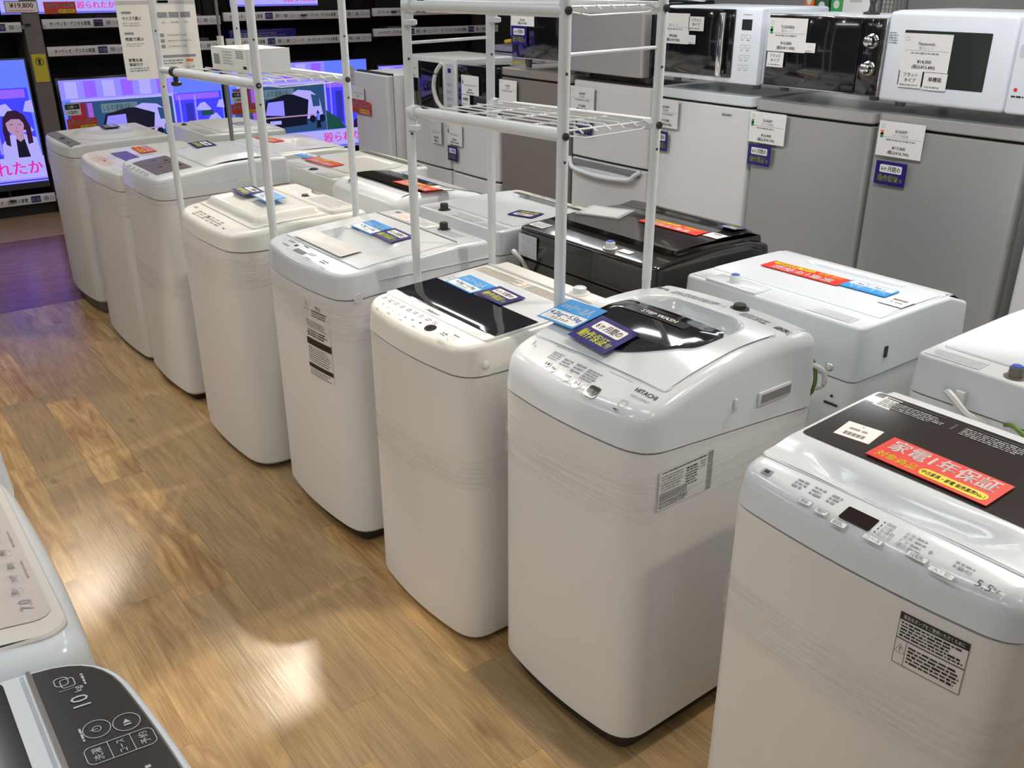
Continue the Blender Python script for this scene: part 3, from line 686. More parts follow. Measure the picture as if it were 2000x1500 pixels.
def dr(mb):
    q = front_fn(D, .352, .565, .0016); g = front_fn(D, .352, .565, .001)
    for i in range(5): a, b = .145*i/5, .145*(i+1)/5; mb.quad(g(a, 0), g(b, 0), g(b, .27), g(a, .27), steel_white); mb.quad(q(a, .115), q(b, .115), q(b, .138), q(a, .138), ink); mb.quad(q(a, .035), q(b, .035), q(b, .05), q(a, .05), ink)
    mb.text('⚠', .03, q, ink, .015, .248); mb.text('警告', .016, q, ink, .085, .248)
    mb.micro(q, .045, .14, .215, .24, 3, ink, 92); mb.rect(q, .0, .145, .208, .2088, ink_grey); mb.micro(q, .01, .14, .175, .2, 4, ink_grey, 93); mb.micro(q, .01, .13, .145, .17, 3, ink, 94); mb.micro(q, .005, .14, .055, .11, 7, ink_grey, 95); mb.micro(q, .005, .14, .008, .032, 3, ink_grey, 96)
    for a in (.205, .165): mb.text('⚠', .016, q, ink, .01, a-.01)
D.print_part('notice_label', dr)
mb = MB(); mb.box(.583, .5855, .39, .405, .86, .885, ink); mb.lathe([(.016, 0), (.015, .002)], (.5835, .075, .875), cool_white, axis='x'); mb.box(.5835, .5875, .15, .57, .918, .9215, cool_white, .001); mb.build('side_slot', D.root)
D.film(.735, .855, .76, .87, seed=4, rows=12)
lay(D, card_blue(.15, .09), 'capacity_card', 'sky blue capacity card on the washer with the cream handle flap', 'price card', -2.752, 1.487, -.03, lift=.007)
lay(D, card_navy(.14, .09), 'six_month_card', 'navy six-month card on the washer with the cream handle flap', 'price card', -2.612, 1.487, -.05, lift=.007)

# ---- E
Ew = Washer('cream-white washing machine with ridged lid, wrapped in film, inside the far rack', -3.665, 1.09, .605, .56, [(0, .925), (.08, .938), (.3, .950), (.56, .955)], [(0, .87), (.56, .868)],
            bulge=.022, rf=.10, r=.02, cov=warm_white, cab=steel_white, base_h=.02, base_m=grey_base, cut=(.04, .565, .11, .40))
Ew.lid(rrect(.035, .57, .11, .405, .015), warm_white, .005, lambda u, v: -.026*basin(u, v, .05, .555, .12, .40, .03)+.008*basin(u, v, .09, .45, .14, .34, .03), .009)
Ew.lid(rrect(.03, .575, .412, .53, .012), warm_white, .012, lambda u, v: .014*basin(u, v, .18, .29, .44, .54, .012), .012, name='rear_cover')
def dr(mb):
    h = Ew.fn(.0012); mb.rect(h, .07, .10, .075, .085, ink_grey); mb.rect(h, .255, .275, .052, .064, ink)
    for k in range(6): mb.micro(h, .15+k*.045, .185+k*.045, .035, .075, 3, ink_grey, 100+k)
    mb.ring(h, ellipse(.39, .05, .018, .012), .001, ink_grey); mb.micro(h, .45, .47, .04, .048, 1, ink, 108)
    g = Ew.fn(.0135); mb.micro(g, .32, .54, .44, .52, 7, ink_pale, 109)
Ew.print_part('control_print', dr)
Ew.cap(.235, .47, cap_black, .014, .012)
Ew.film(.735, .85, .77, .88, seed=5, rows=12)
lay(Ew, card_navy(.14, .085), 'six_month_card', 'navy six-month card on the ridged lid of the cream-white washer', 'price card', -3.515, 1.362, -.05, lift=.041)
lay(Ew, card_blue(.14, .085), 'capacity_card', 'blue capacity card on the ridged lid of the cream-white washer', 'price card', -3.350, 1.378, -.04, lift=.042)

# ---- F
Fw = Washer('tall white washing machine with two taupe glass panels on its slanted top', -4.41, 1.10, .555, .60, [(0, .992), (.07, 1.008), (.2, 1.022), (.36, 1.04), (.6, 1.04)], [(0, .915), (.60, .925)],
            bulge=.02, rf=.06, r=.016, cov=pure_white, cab=steel_white, base_h=.035, cut=(.03, .525, .24, .55))
Fw.lid(rrect(.028, .527, .238, .552, .02), pure_white, .006, lambda u, v: -.012*basin(u, v, .04, .52, .25, .54, .08), .014)
Fw.patch('touch_panel', rrect(.105, .26, .05, .20, .004), panel_brown, .0016, step=.03, label='left taupe touch panel'); Fw.patch('touch_panel', rrect(.268, .45, .05, .20, .004), panel_brown, .0016, step=.03, label='right taupe touch panel')
def dr(mb):
    h = Fw.fn(.002)
    for k in range(5): mb.micro(Fw.fn(.0012), .12+k*.06, .16+k*.06, .018, .038, 2, ink_grey, 110+k)
    for k, (a, b) in enumerate(((.15, .12), (.2, .16), (.31, .1), (.39, .14), (.35, .17))): mb.rect(h, a, a+.022, b, b+.014, panel_dark)
Fw.print_part('control_print', dr)
mb = MB(); mb.box(.552, .5565, .47, .485, .95, .972, panel_grey); mb.build('side_slot', Fw.root)
Fw.film(.90, .985, .90, .96, seed=6, rows=6, off=.010); Fw.film(.49, .60, .52, .62, seed=7)
lay(Fw, card_navy(.15, .09), 'six_month_card', 'dark navy card on the closed lid of the tall washer with taupe panels', 'price card', -4.28, 1.465, -.05, lift=.02)

# ---- G
G = Washer('white washing machine in sagging film, second from the far end of the front row', -5.16, 1.10, .70, .56, [(0, .925), (.1, .94), (.56, .955)], [(0, .85), (.56, .85)],
           bulge=.02, rf=.06, r=.014, cov=warm_white, cab=steel_white, base_h=.015, base_m=dark_base)
G.patch('lid_window', rrect(.15, .45, .14, .22, .004), panel_dark, .002, step=.05, label='dark lid window')
G.print_part('control_print', lambda mb: (mb.rect(G.fn(.0012), .30, .33, .06, .075, ink), mb.micro(G.fn(.0012), .1, .5, .03, .09, 5, pinkish, 120)))
G.film(.73, .845, .74, .86, seed=8); G.film(.865, .915, .87, .92, seed=9, rows=4, off=.009)
lay(G, card_red(.2, .08), 'guarantee_card', 'small red-and-orange guarantee card on the second-farthest front washer', 'price card', -4.98, 1.40, -.05, lift=.003)

# ---- H
Hw = Washer('farthest white washing machine of the front row, round lid and grey panel', -5.96, 1.10, .62, .56, [(0, .932), (.1, .948), (.56, .96)], [(0, .88), (.56, .88)],
            bulge=.03, rf=.06, r=.014, cov=warm_white, cab=steel_white, base_h=.07, base_m=grey_base)
mb = MB(); hf(mb, ellipse(.33, .31, .27, .20, 40), lambda u, v: Hw.zf(u, v)+.004+.016*ss((1-((u-.33)/.27)**2-((v-.31)/.2)**2)*1.6)-.008*ss((.45-((u-.33)/.27)**2-((v-.31)/.2)**2)*3), .015, warm_white)
skirt(mb, ellipse(.33, .31, .27, .20, 40), lambda u, v: Hw.zf(u, v)+.004, .008, warm_white); mb.build('lid', Hw.root)
Hw.patch('control_panel', rrect(.03, .59, .035, .095, .01), panel_grey, .0015, step=.04, label='grey control panel')
Hw.print_part('control_print', lambda mb: (mb.rect(Hw.fn(.0025), .27, .33, .05, .075, panel_dark), mb.rect(Hw.fn(.0025), .45, .5, .05, .06, ink), mb.rect(front_fn(Hw, .02, .32, .0015), 0, .09, 0, .006, ink)))
Hw.film(.78, .88, .8, .89, seed=10, rows=12)
lay(Hw, card_navy(.14, .085), 'six_month_card', 'dark card on the round lid of the farthest front washer', 'price card', -5.75, 1.445, .0, lift=.02)

# ==================================================================  BACK ROW (faces the refrigerators, +y); seen from behind
def back_details(W, seed, cap_u, lab=((.05, .25), (.33, .55)), capm=cap_black, top=None, labm=paper, v0=None, capr=.014, caph=.022):
    v0 = W.d-.065 if v0 is None else v0
    W.print_part('rear_label', lambda mb: [(mb.rect(W.fn(.0012), a, b, v0, v0+.05, labm), mb.micro(W.fn(.0018), a+.004, b-.004, v0+.004, v0+.046, 5, ink_pale, seed+i)) for i, (a, b) in enumerate(lab)])
    W.cap(cap_u, v0+.025, capm, capr, caph, top=top)
R1 = Washer('white washing machine at the right edge of the back row, blue-topped inlet cap', -1.025, 1.95, .60, .56, [(0, .95), (.08, .96), (.56, .955)], [(0, .86), (.56, .86)], back=True,
            bulge=.01, rf=.05, r=.010, cov=cool_white, cab=steel_cool, cut=(.03, .57, .08, .46))
R1.lid(rrect(.028, .572, .078, .475, .012), cool_white, .004)
back_details(R1, 130, .38, ((.40+.05, .58),), panel_brown, blue_cap, cool_white, .495, .016, .026)
R1.cord([(.50, .563, .89), (.47, .60, .90), (.43, .60, .87), (.40, .57, .85)], cord_white, .008); R1.cord([(.36, .563, .86), (.33, .59, .875), (.29, .60, .86), (.27, .57, .83)], cord_green, .005, 'earth_wire')
mb = MB(); mb.box(.455, .475, .556, .575, .86, .905, pure_white, .002); mb.build('cord_hook', R1.root)
R2 = Washer('white washing machine of the back row with red and blue cards on a flat lid', -1.775, 1.975, .60, .555, [(0, .915), (.06, .935), (.10, .955), (.56, .958)], [(0, .81), (.56, .81)], back=True,
            bulge=.01, rf=.035, r=.010, cov=cool_white, cab=steel_cool, cut=(.03, .57, .14, .44), top_step=.02)
R2.lid(rrect(.02, .58, .125, .445, .008), cool_white, .005, lambda u, v: .016*basin(u, v, .13, .45, .13, .175, .02), .010)
R2.patch('control_panel', rrect(.02, .58, .035, .115, .004), grey_white, .0015, step=.03)
R2.patch('lid_edge_strip', rrect(.02, .58, .117, .124, .001), panel_grey, .002, step=.04, label='grey strip before the lid')
R2.print_part('control_print', lambda mb: (mb.rect(R2.fn(.003), .21, .235, .075, .09, ink), [mb.micro(R2.fn(.003), .26+k*.05, .29+k*.05, .05, .1, 3, ink_pale, 140+k) for k in range(6)], mb.ring(R2.fn(.003), ellipse(.07, .07, .012, .01), .001, ink_pale)))
back_details(R2, 150, .44, ((.05, .18), (.48, .58)), pure_white, blue_cap, cool_white, .485, .016, .028)
mb = MB(); mb.box(.34, .52, .470, .545, .953, .964, cool_white, .004); mb.build('inlet_housing', R2.root)
mb = MB(); mb.lathe([(.013, 0), (.011, .003), (.006, .006)], (.075, .554, .835), chrome, axis='y'); mb.box(-.0015, .002, .42, .432, .855, .885, ink); mb.build('side_screw', R2.root)
mb = MB(); mb.box(.035, .075, .5545, .5565, .735, .741, ink); mb.lathe([(.004, 0), (.004, .002)], (.055, .5545, .76), ink, axis='y', seg=10); mb.build('rear_slot', R2.root)
lay(R2, card_red(.26, .075), 'guarantee_card', 'red guarantee card lying on the flat lid of a white back-row washer', 'price card', -1.545, 2.245, PI+.03, lift=.008)
lay(R2, card_blue(.14, .075), 'capacity_card', 'blue capacity card next to the red card on the flat white lid', 'price card', -1.345, 2.262, PI+.03, lift=.008)
lay(R2, card_tag(.07, .07), 'barcode_tag', 'small white tag near the right end of the flat white lid', 'price tag', -1.232, 2.215, PI, lift=.008)
R3 = Washer('black washing machine in the back row', -2.475, 1.895, .665, .56, [(0, .955), (.1, .985), (.2, .992), (.42, .985), (.56, .975)], [(0, .87), (.56, .87)], back=True,
            bulge=.01, rf=.04, r=.012, cov=black_wash, cab=black_wash, cut=(.05, .61, .05, .42))
R3.lid(rrect(.03, .58, .03, .44, .02), black_wash, .018, lambda u, v: -.018*basin(u, v, .0, .66, .0, .16, .09), .014)
R3.print_part('rear_label', lambda mb: (mb.rect(R3.fn(.0015), .565, .64, .48, .525, paper), mb.micro(R3.fn(.002), .57, .635, .485, .52, 4, ink_grey, 160),
              mb.rect(lambda x, y: (x, .5612, y), .55, .65, .878, .955, grey_white), mb.micro(lambda x, y: (x, .562, y), .555, .645, .882, .95, 7, ink_pale, 161)))
R3.print_part('cap_label', lambda mb: mb.rect(R3.fn(.0015), .155, .205, .49, .515, paper))
R3.cap(.245, .51, pure_white, .016, .022, top=blue_cap)
R3.cord([(.625, .565, .86), (.618, .60, .90), (.60, .62, .905), (.585, .60, .88), (.578, .565, .82)], cord_white, .007)
R3.cord([(.05, .565, .88), (.03, .60, .90), (.02, .61, .87), (.03, .58, .84)], cord_green, .005, 'earth_wire')
lay(R3, card_red(.25, .06), 'guarantee_card', 'red guarantee card on the black washing machine', 'price card', -2.04, 2.205, PI+.04, lift=.02)
lay(R3, card_tag(.06, .05), 'barcode_tag', 'white tag on the black washing machine lid', 'price tag', -1.875, 2.225, PI, lift=.02)
mb = card_blank(.17, .13, clear, .003); mb.rect(flat(.0012), -.07, .07, -.05, .05, paper); mb.rect(flat(.0034), -.075, .075, -.055, .055, clear)
lay(R3, mb, 'plastic_folder', 'clear plastic folder of white paper on the black washing machine', 'folder', -2.325, 2.17, PI+.35, lift=.02)
lay(R3, card_navy(.07, .06), 'six_month_card', 'small dark blue sticker at the far corner of the black washing machine', 'price card', -1.90, 2.33, PI, lift=.028)
R4 = Washer('white washing machine between the black one and the glass-lidded one, back row', -3.03, 1.83, .535, .52, [(0, .93), (.08, .955), (.52, .955)], [(0, .87), (.52, .87)], back=True,
            bulge=.01, rf=.05, r=.010, cov=cool_white, cab=steel_cool, cut=(.03, .505, .06, .42))
R4.lid(rrect(.025, .51, .055, .43, .012), cool_white, .005, lambda u, v: .022*basin(u, v, .12, .42, .06, .13, .015), .011)
R4.patch('control_panel', rrect(.03, .47, -.0+.018, .10, .004), cream, .014, step=.03)
R4.print_part('control_print', lambda mb: [mb.micro(R4.fn(.0155), .1+k*.06, .13+k*.06, .04, .09, 3, ink_grey, 170+k) for k in range(5)])
back_details(R4, 180, .40, ((.03, .16), (.18, .33), (.44, .52)), cap_black, None, cool_white, .45, .016, .026)
lay(R4, card_navy(.11, .08), 'six_month_card', 'navy six-month card on the white lid beside the black washer', 'price card', -2.62, 2.05, PI+.3, lift=.008)
R5 = Washer('white washing machine with a dark glass lid and rounded back', -3.61, 1.745, .565, .54, [(0, .90), (.14, .955), (.32, .985), (.46, .985), (.50, .972), (.54, .955)], [(0, .85), (.54, .85)], back=True,
            bulge=.01, rf=.05, rb=.05, r=.035, cov=pure_white, cab=steel_cool)
R5.lid(rrect(.03, .535, .24, .44, .004), chrome, .004, name='lid_frame'); R5.patch('lid_glass', rrect(.035, .53, .245, .42, .004), dark_glass, .0055, step=.03, label='dark glass lid')
R5.patch('control_panel', rrect(.06, .51, .04, .22, .06), grey_white, .002, step=.03)
mb = MB(); mb.ring(R5.fn(.004), rrect(.06, .51, .04, .225, .06), .006, blue_ink); mb.rect(R5.fn(.005), .10, .14, .09, .11, panel_dark); mb.micro(R5.fn(.004), .1, .45, .06, .2, 6, ink_pale, 185); mb.build('control_print', R5.root)
R5.cap(.44, .475, cap_black, .014, .02)
lay(R5, card_red(.24, .08), 'guarantee_card', 'red and yellow guarantee card on the dark glass lid', 'price card', -3.17, 1.925, PI+.02, lift=.008)
lay(R5, card_tag(.1, .05), 'barcode_tag', 'white tag at the end of the dark glass lid', 'price tag', -3.08, 1.985, PI+.1, lift=.010)
R6 = Washer('large white washing machine with brown control strip, back row', -4.22, 1.79, .595, .53, [(0, .955), (.1, .965), (.53, .96)], [(0, .86), (.53, .86)], back=True,
            bulge=.03, rf=.05, rb=.06, r=.014, cov=warm_white, cab=steel_cool)
R6.patch('control_panel', rrect(.04, .555, .055, .105, .01), panel_brown, .0015, step=.03, label='brown control strip')
mb = MB(); P = rrect(.05, .54, .13, .42, .08, 8); hf(mb, P, lambda u, v: R6.zf(u, v)+.005-.014*basin(u, v, .12, .42, .14, .24, .04), .014, warm_white); skirt(mb, P, lambda u, v: R6.zf(u, v)+.005, .006, warm_white); mb.build('lid', R6.root)
back_details(R6, 190, .28, ((.05, .2), (.35, .55)), cap_black, None, warm_white, .465, .015, .008)
lay(R6, card_blue(.13, .075), 'capacity_card', 'blue capacity card on the large white washer with the brown strip', 'price card', -4.20, 1.94, PI+.03, lift=.008)
lay(R6, card_red(.26, .075), 'guarantee_card', 'red guarantee card on the large white washer with the brown strip', 'price card', -4.00, 1.93, PI+.03, lift=.008)
R7 = Washer('white washing machine with an open finger well in its lid, back row', -4.94, 1.79, .60, .52, [(0, .93), (.1, .96), (.52, .96)], [(0, .86), (.52, .86)], back=True,
            bulge=.02, rf=.05, r=.012, cov=warm_white, cab=steel_cool, cut=(.04, .56, .08, .44))
R7.lid(rrect(.035, .565, .075, .445, .015), warm_white, .005, lambda u, v: .045*basin(u, v, .13, .40, .18, .27, .02), .012)
R7.patch('well_liner', rrect(.155, .375, .20, .25, .004), panel_grey, .002, lambda u, v: R7.zf(u, v)-.04, .04)
lay(R7, card_red(.22, .07), 'guarantee_card', 'small red card on the washer with the finger well', 'price card', -4.78, 2.0, PI+.05, lift=.008)
R8 = Washer('farthest white washing machine of the back row, before the televisions', -5.80, 1.79, .62, .52, [(0, .95), (.52, .96)], [(0, .86), (.52, .86)], back=True,
            bulge=.02, rf=.05, r=.012, cov=warm_white, cab=steel_cool, cut=(.04, .58, .06, .40))
R8.lid(rrect(.035, .585, .055, .405, .015), warm_white, .008, lambda u, v: -.01*basin(u, v, .04, .58, .06, .40, .05), .014)
back_details(R8, 200, .48, ((.05, .3),), cap_black, None, warm_white, .44, .012, .01)
lay(R8, card_navy(.12, .08), 'six_month_card', 'dark card on the farthest back-row washer', 'price card', -5.42, 2.10, PI+.1, lift=.018)

# ==================================================================  THE OTHER SIDE OF THE AISLE (faces +y)
L1 = Washer('white washing machine with cream control panel marked 7.0, left edge', -1.74, -.42, .63, .585, [(0, .925), (.03, .938), (.10, .952), (.20, .965), (.585, .98)], [(0, .80), (.585, .80)], back=True,
            bulge=.012, rf=.07, rb=.05, r=.035, cov=cool_white, cab=steel_cool, cut=None)
L1.lid(rrect(.045, .585, .030, .54, .05, 8), cream, .007, None, .02, name='lid', label='cream lid')
L1.patch('control_panel', rrect(.085, .55, .045, .165, .03, 8), pearl, .0085, step=.02, label='pearl control panel')
def dr(mb):
    f = L1.fn(.0100)
    mb.text('Panasonic', .020, f, ink_grey, .100, .123, 'L', bold=True, maxw=.085); mb.text('7.0', .024, f, ink_grey, .115, .072, 'L')
    for k, (x, y, t) in enumerate(((.168, .078, '洗い'), (.205, .072, 'すすぎ'), (.243, .070, '脱水'))):
        mb.ring(f, ellipse(x, y, .014, .012), .0007, ink_pale); mb.text(t, .011, f, ink_grey, x, y, maxw=.018, bold=True)
    for k in range(4): mb.text('予約', .010, f, ink_grey, .285+k*.04, .072, bold=True); mb.ring(f, ellipse(.285+k*.04, .072, .014, .012), .0007, ink_pale)
    mb.micro(f, .20, .26, .052, .056, 1, ink_grey, 210); mb.micro(f, .16, .20, .105, .115, 1, ink_grey, 211); mb.micro(f, .30, .36, .052, .056, 1, ink_grey, 212)
L1.print_part('control_print', dr)
L2 = Washer('large washing machine with dark glass top and white rim, bottom left corner', -1.082, -.44, .68, .625, [(0, .955), (.02, .957), (.12, .968), (.4, .995), (.625, 1.01)], [(0, .82), (.625, .82)], back=True,
            bulge=.03, rf=.085, rb=.05, r=.008, cov=cool_white, cab=steel_cool)
# in local coordinates of a turned machine u runs towards -x: u = .68 is the far end
pan = [p for p in inset(L2.P, .017)]
panA = convex([p for p in pan if p[1] <= .118]+[(clip_row(pan, .118)[0], .118), (clip_row(pan, .118)[1], .118)])
panB = rrect(clip_row(pan, .3)[0], clip_row(pan, .3)[1], .150, .59, .01)
L2.patch('control_panel', inset(panA, .0006), panel_dark, .0022, step=.02, label='dark glass control panel')
L2.patch('panel_trim', inset(panA, -.0016), chrome, .0012, step=.02)
L2.patch('lid_glass', panB, dark_glass, .004, step=.03, label='dark glass lid')
L2.print_part('lid_edge', lambda mb: (hf(mb, rrect(.02, .66, .132, .150, .002), lambda u, v: L2.zf(u, v)+.0055, .03, grey_white), hf(mb, rrect(.015, .665, .119, .124, .001), lambda u, v: L2.zf(u, v)+.006, .03, chrome)))
def dr(mb):
    f = L2.fn(.0034)
    mb.text('10', .028, f, ink_pale, .582, .082, 'C'); mb.text('kg', .012, f, ink_pale, .600, .079, 'L')
    mb.ring(f, rrect(.614, .632, .078, .094, .004), .0011, ink_pale); mb.ring(f, rrect(.619, .637, .084, .100, .006), .0011, ink_pale); mb.rect(f, .610, .6106, .074, .098, ink_pale); mb.micro(f, .61, .638, .066, .071, 1, ink_pale, 220)
    for (x, y) in ((.524, .078), (.519, .047)): mb.ring(f, ellipse(x, y, .0155, .0150), .0009, ink_pale)
    mb.ring(f, ellipse(.524, .078, .005, .005), .0009, ink_pale); mb.rect(f, .5235, .5245, .077, .085, ink_pale); mb.rect(f, .513, .5155, .043, .051, ink_pale); mb.text('▶', .009, f, ink_pale, .521, .047)
    mb.ring(f, rrect(.468, .498, .026, .100, .008), .0009, ink_pale)
    for y in (.050, .074): mb.rect(f, .468, .498, y, y+.0008, ink_pale)
    for y, t in ((.038, '予約'), (.062, 'コース'), (.087, '洗濯')): mb.text(t, .011, f, ink_pale, .483, y, maxw=.022)
    mb.micro(f, .51, .535, .092, .097, 1, ink_pale, 221); mb.micro(f, .30, .44, .03, .09, 5, ink_pale, 222)
L2.print_part('control_print', dr)
L0 = Washer('white machine whose corner shows at the left edge, beyond the 7.0 washer', -2.42, -.42, .62, .60, [(0, .93), (.1, .95), (.6, .97)], [(0, .82), (.6, .82)], back=True, bulge=.015, rf=.06, r=.03, cov=cool_white, cab=steel_cool)
L0.lid(rrect(.05, .57, .06, .54, .03), cream, .006)
# ==================================================================  REFRIGERATORS (front plane y = 3.1)
YF = 3.1
def door_prism(mb, x0, x1, y0, y1, z0, z1, m, r=.02, bow=.006):
    P = outline(x1-x0, y1-y0, r, .003, bow, 5); R = []
    for ins, z in ((.004, z0), (0, z0+.004), (0, z1-.004), (.004, z1)): R.append([(x0+a, y0+b, z) for a, b in inset(P, ins)])
    rings(mb, R, m); n = len(P); mb.add(R[0], [tuple(range(n))[::-1]], m); mb.add(R[-1], [tuple(range(n))], m)
def fridge(label, x0, x1, ztop, m, slab, y0=YF, depth=.56, split=None, badge=None, recess=False, slab_h=.04, side=None):
    t = thing('refrigerator', label, 'refrigerator', (x0, y0, 0)); w = x1-x0; side = side or m
    mb = MB(); mb.box(.004, w-.004, .055, depth, .03, ztop-.004, side, .006); mb.build('cabinet', t)
    if slab: mb = MB(); door_prism(mb, .0, w, .0, depth, ztop-slab_h, ztop, slab, .03, .006); mb.build('top_slab', t)
    zt = ztop-(slab_h+.010 if slab else .004)
    mb = MB(); mb.box(.01, w-.01, .03, .06, .02, zt+.01, dark_base); mb.build('door_gasket', t)
    zs = [(.06, zt)] if not split else [(.06, split-.006), (split+.006, zt)]
    for a, b in zs:
        mb = MB(); door_prism(mb, .002, w-.002, .002, .05, a, b, m); d = mb.build('door', t)
        if badge and b == zt:
            q = MB(); q.text(badge, .014, lambda x, y: (x, .001, y), ink_grey, w*.78, b-.03, bold=True, sx=1.2); q.build('badge', d)
    MB().box(.02, w-.02, .02, depth-.02, 0, .035, dark_base).build('base', t)
    return t
fridge('silver-grey refrigerator at the right, under the white microwave with square window', -1.925, -1.375, 1.315, fridge_silver, fridge_slab)
fridge('silver-grey refrigerator under the black microwave with two knobs', -2.475, -1.935, 1.31, fridge_silver, fridge_slab)
fridge('white refrigerator under the white microwave with black door', -3.045, -2.487, 1.315, fridge_white, pure_white, badge='SHARP')
fd = fridge('white two-door refrigerator with long curved drawer handle', -3.60, -3.055, 1.305, fridge_white, None, split=.935)
mb = MB()
mb.box(.03, .50, -.004, .008, .895, .925, panel_grey, .003)
mb.tube(smooth_path([(.0, .0, .925), (.02, -.012, .905), (.06, -.022, .880), (.25, -.03, .868), (.44, -.022, .880), (.48, -.012, .905), (.51, 0, .925)]), .011, pure_white, 8); mb.box(.05, .45, -.026, .0, .866, .876, pure_white, .003); mb.build('door_handle', fd)
fridge('brown-grey refrigerator under the small black-fronted microwave', -4.20, -3.612, 1.32, fridge_brown, fridge_slab_brown)
fridge('small white refrigerator under the dark blue-black microwave', -4.70, -4.215, 1.0, fridge_white, None, split=.69)
fridge('small white refrigerator under the white microwave with curved handle', -5.155, -4.712, 1.005, fridge_white, None, split=.69)
fridge('tall pinkish-white refrigerator nearest the televisions', -5.64, -5.20, 1.21, fridge_white, None, y0=2.97, depth=.6, badge=None)
fridge('white refrigerator cut by the right edge of the picture', -1.335, -.80, 1.30, fridge_white, fridge_slab)
# second row of refrigerators behind, back to back
fridge('grey-topped refrigerator standing behind the brown-grey one', -6.0, -5.42, 1.30, fridge_silver, fridge_slab, y0=4.35)

# ==================================================================  MICROWAVES
mw_white = mat('microwave_white', (.80, .83, .88), .3)
def mw(label, x0, x1, z0, z1, depth=.40, y0=YF, body=mw_white, feet=.02):
    t = thing('microwave_oven', label, 'microwave oven', (x0, y0, z0-feet)); w = x1-x0; h = z1-z0
    mb = MB(); mb.box(0, w, .02, depth, feet, feet+h, body, .012, 3); mb.build('housing', t)
    for fx in (.05, w-.05):
        for fy in (.06, depth-.06): MB().lathe([(.016, 0), (.02, feet)], (fx, fy, 0), grey_base, 12).build('foot', t)
    return t, w, h, feet
def yfn(y): return lambda x, z: (x, y, z)
t, w_, h_, f_ = mw('white microwave oven with a wide dark window, right edge', -1.925, -1.395, 1.357, 1.655, .42, body=mw_white)
mb = MB(); mb.box(.0, .447, -.012, .03, f_, f_+h_-.003, mw_white, .014, 3); d = mb.build('door', t)
mb = MB(); mb.rect(yfn(-.0135), .069, .372, f_+.059, f_+.237, lcd_green, .004); mb.build('door_window', d)
mb = MB(); mb.box(.449, w_, -.010, .03, f_, f_+h_-.003, mw_white, .010, 3); p = mb.build('control_panel', t)
mb = MB(); mb.rect(yfn(-.0115), .465, .51, f_+.17, f_+.21, grey_white, .006); mb.poly([(a, -.0115, b) for a, b in ellipse(.475, f_+.075, .006, .006, 14)], red_card); mb.micro(yfn(-.0116), .465, .51, f_+.05, f_+.06, 1, ink, 3); mb.micro(yfn(-.0135), .012, .048, f_+.19, f_+.23, 5, ink_grey, 2); mb.build('panel_print', p)
t, w_, h_, f_ = mw('black-fronted microwave oven with two chrome knobs', -2.43, -1.93, 1.367, 1.632, .38, body=mw_white)
mb = MB(); mb.box(0, w_, -.010, .03, f_, f_+h_, chrome, .003); mb.build('front_frame', t)
mb = MB(); mb.box(.004, .408, -.018, -.004, f_+.005, f_+h_-.005, black_gloss, .003); d = mb.build('door', t)
mb = MB(); mb.box(.412, w_-.004, -.018, -.004, f_+.005, f_+h_-.005, black_gloss, .003); mb.text('TOSHIBA', .012, yfn(-.0185), ink_pale, .455, f_+.24, bold=True); mb.build('control_panel', t)
for z in (.185, .095): MB().lathe([(.026, 0), (.024, -.004), (.019, -.008), (.018, -.026), (.014, -.029)], (.455, -.018, f_+z), chrome, 22, axis='y').build('knob', t)
t, w_, h_, f_ = mw('white microwave oven with black glass door and silver vertical handle', -3.005, -2.468, 1.362, 1.650, .42, body=mw_white)
mb = MB(); mb.box(0, w_, -.008, .03, f_, f_+h_-.002, mw_white, .008); mb.build('front_frame', t)
mb = MB(); mb.box(.006, .405, -.016, -.004, f_+.022, f_+h_-.008, black_gloss, .003); d = mb.build('door', t)
mb = MB(); mb.box(.352, .376, -.05, -.03, f_+.025, f_+h_-.02, chrome, .005); mb.box(.356, .372, -.035, -.012, f_+.03, f_+.05, chrome); mb.box(.356, .372, -.035, -.012, f_+h_-.05, f_+h_-.03, chrome); mb.build('door_handle', d)
mb = MB(); mb.rect(yfn(-.0092), .440, .490, f_+.205, f_+.245, lcd_green); mb.micro(yfn(-.0092), .442, .488, f_+.259, f_+.265, 1, ink_grey, 9, gap=0)
for k in range(8): mb.ring(yfn(-.0092), rrect(.44+(k % 2)*.028, .462+(k % 2)*.028, f_+.175-(k//2)*.038, f_+.188-(k//2)*.038, .002), .001, ink_grey); mb.micro(yfn(-.0092), .442+(k % 2)*.028, .458+(k % 2)*.028, f_+.165-(k//2)*.038, f_+.171-(k//2)*.038, 1, ink_grey, k)
mb.build('panel_print', t)
t, w_, h_, f_ = mw('stainless steel fronted oven on the white two-door refrigerator', -3.592, -3.085, 1.345, 1.665, .42, body=black_gloss, feet=.03)
mb = MB(); door_prism(mb, 0, .50, -.03, .02, f_, f_+h_, steel, .02, .004); mb.build('door', t)
t, w_, h_, f_ = mw('small white-framed microwave oven with black glass door', -4.07, -3.60, 1.375, 1.665, .38, body=mw_white, feet=.05)
mb = MB(); mb.box(0, .47, -.012, .03, f_, f_+h_, pure_white, .005); mb.build('front_frame', t); mb = MB(); mb.box(.006, .435, -.018, -.006, f_+.007, f_+h_-.006, black_gloss, .002); mb.build('door', t)
t, w_, h_, f_ = mw('white microwave oven with curved white handle and blue-lit panel', -5.145, -4.60, 1.031, 1.335, .40, body=warm_white)
mb = MB(); mb.box(0, w_, -.010, .03, f_, f_+h_, warm_white, .008); mb.build('front_frame', t)
mb = MB(); mb.box(.01, .40, -.016, -.004, f_+.014, f_+h_-.03, black_gloss, .002); d = mb.build('door', t)
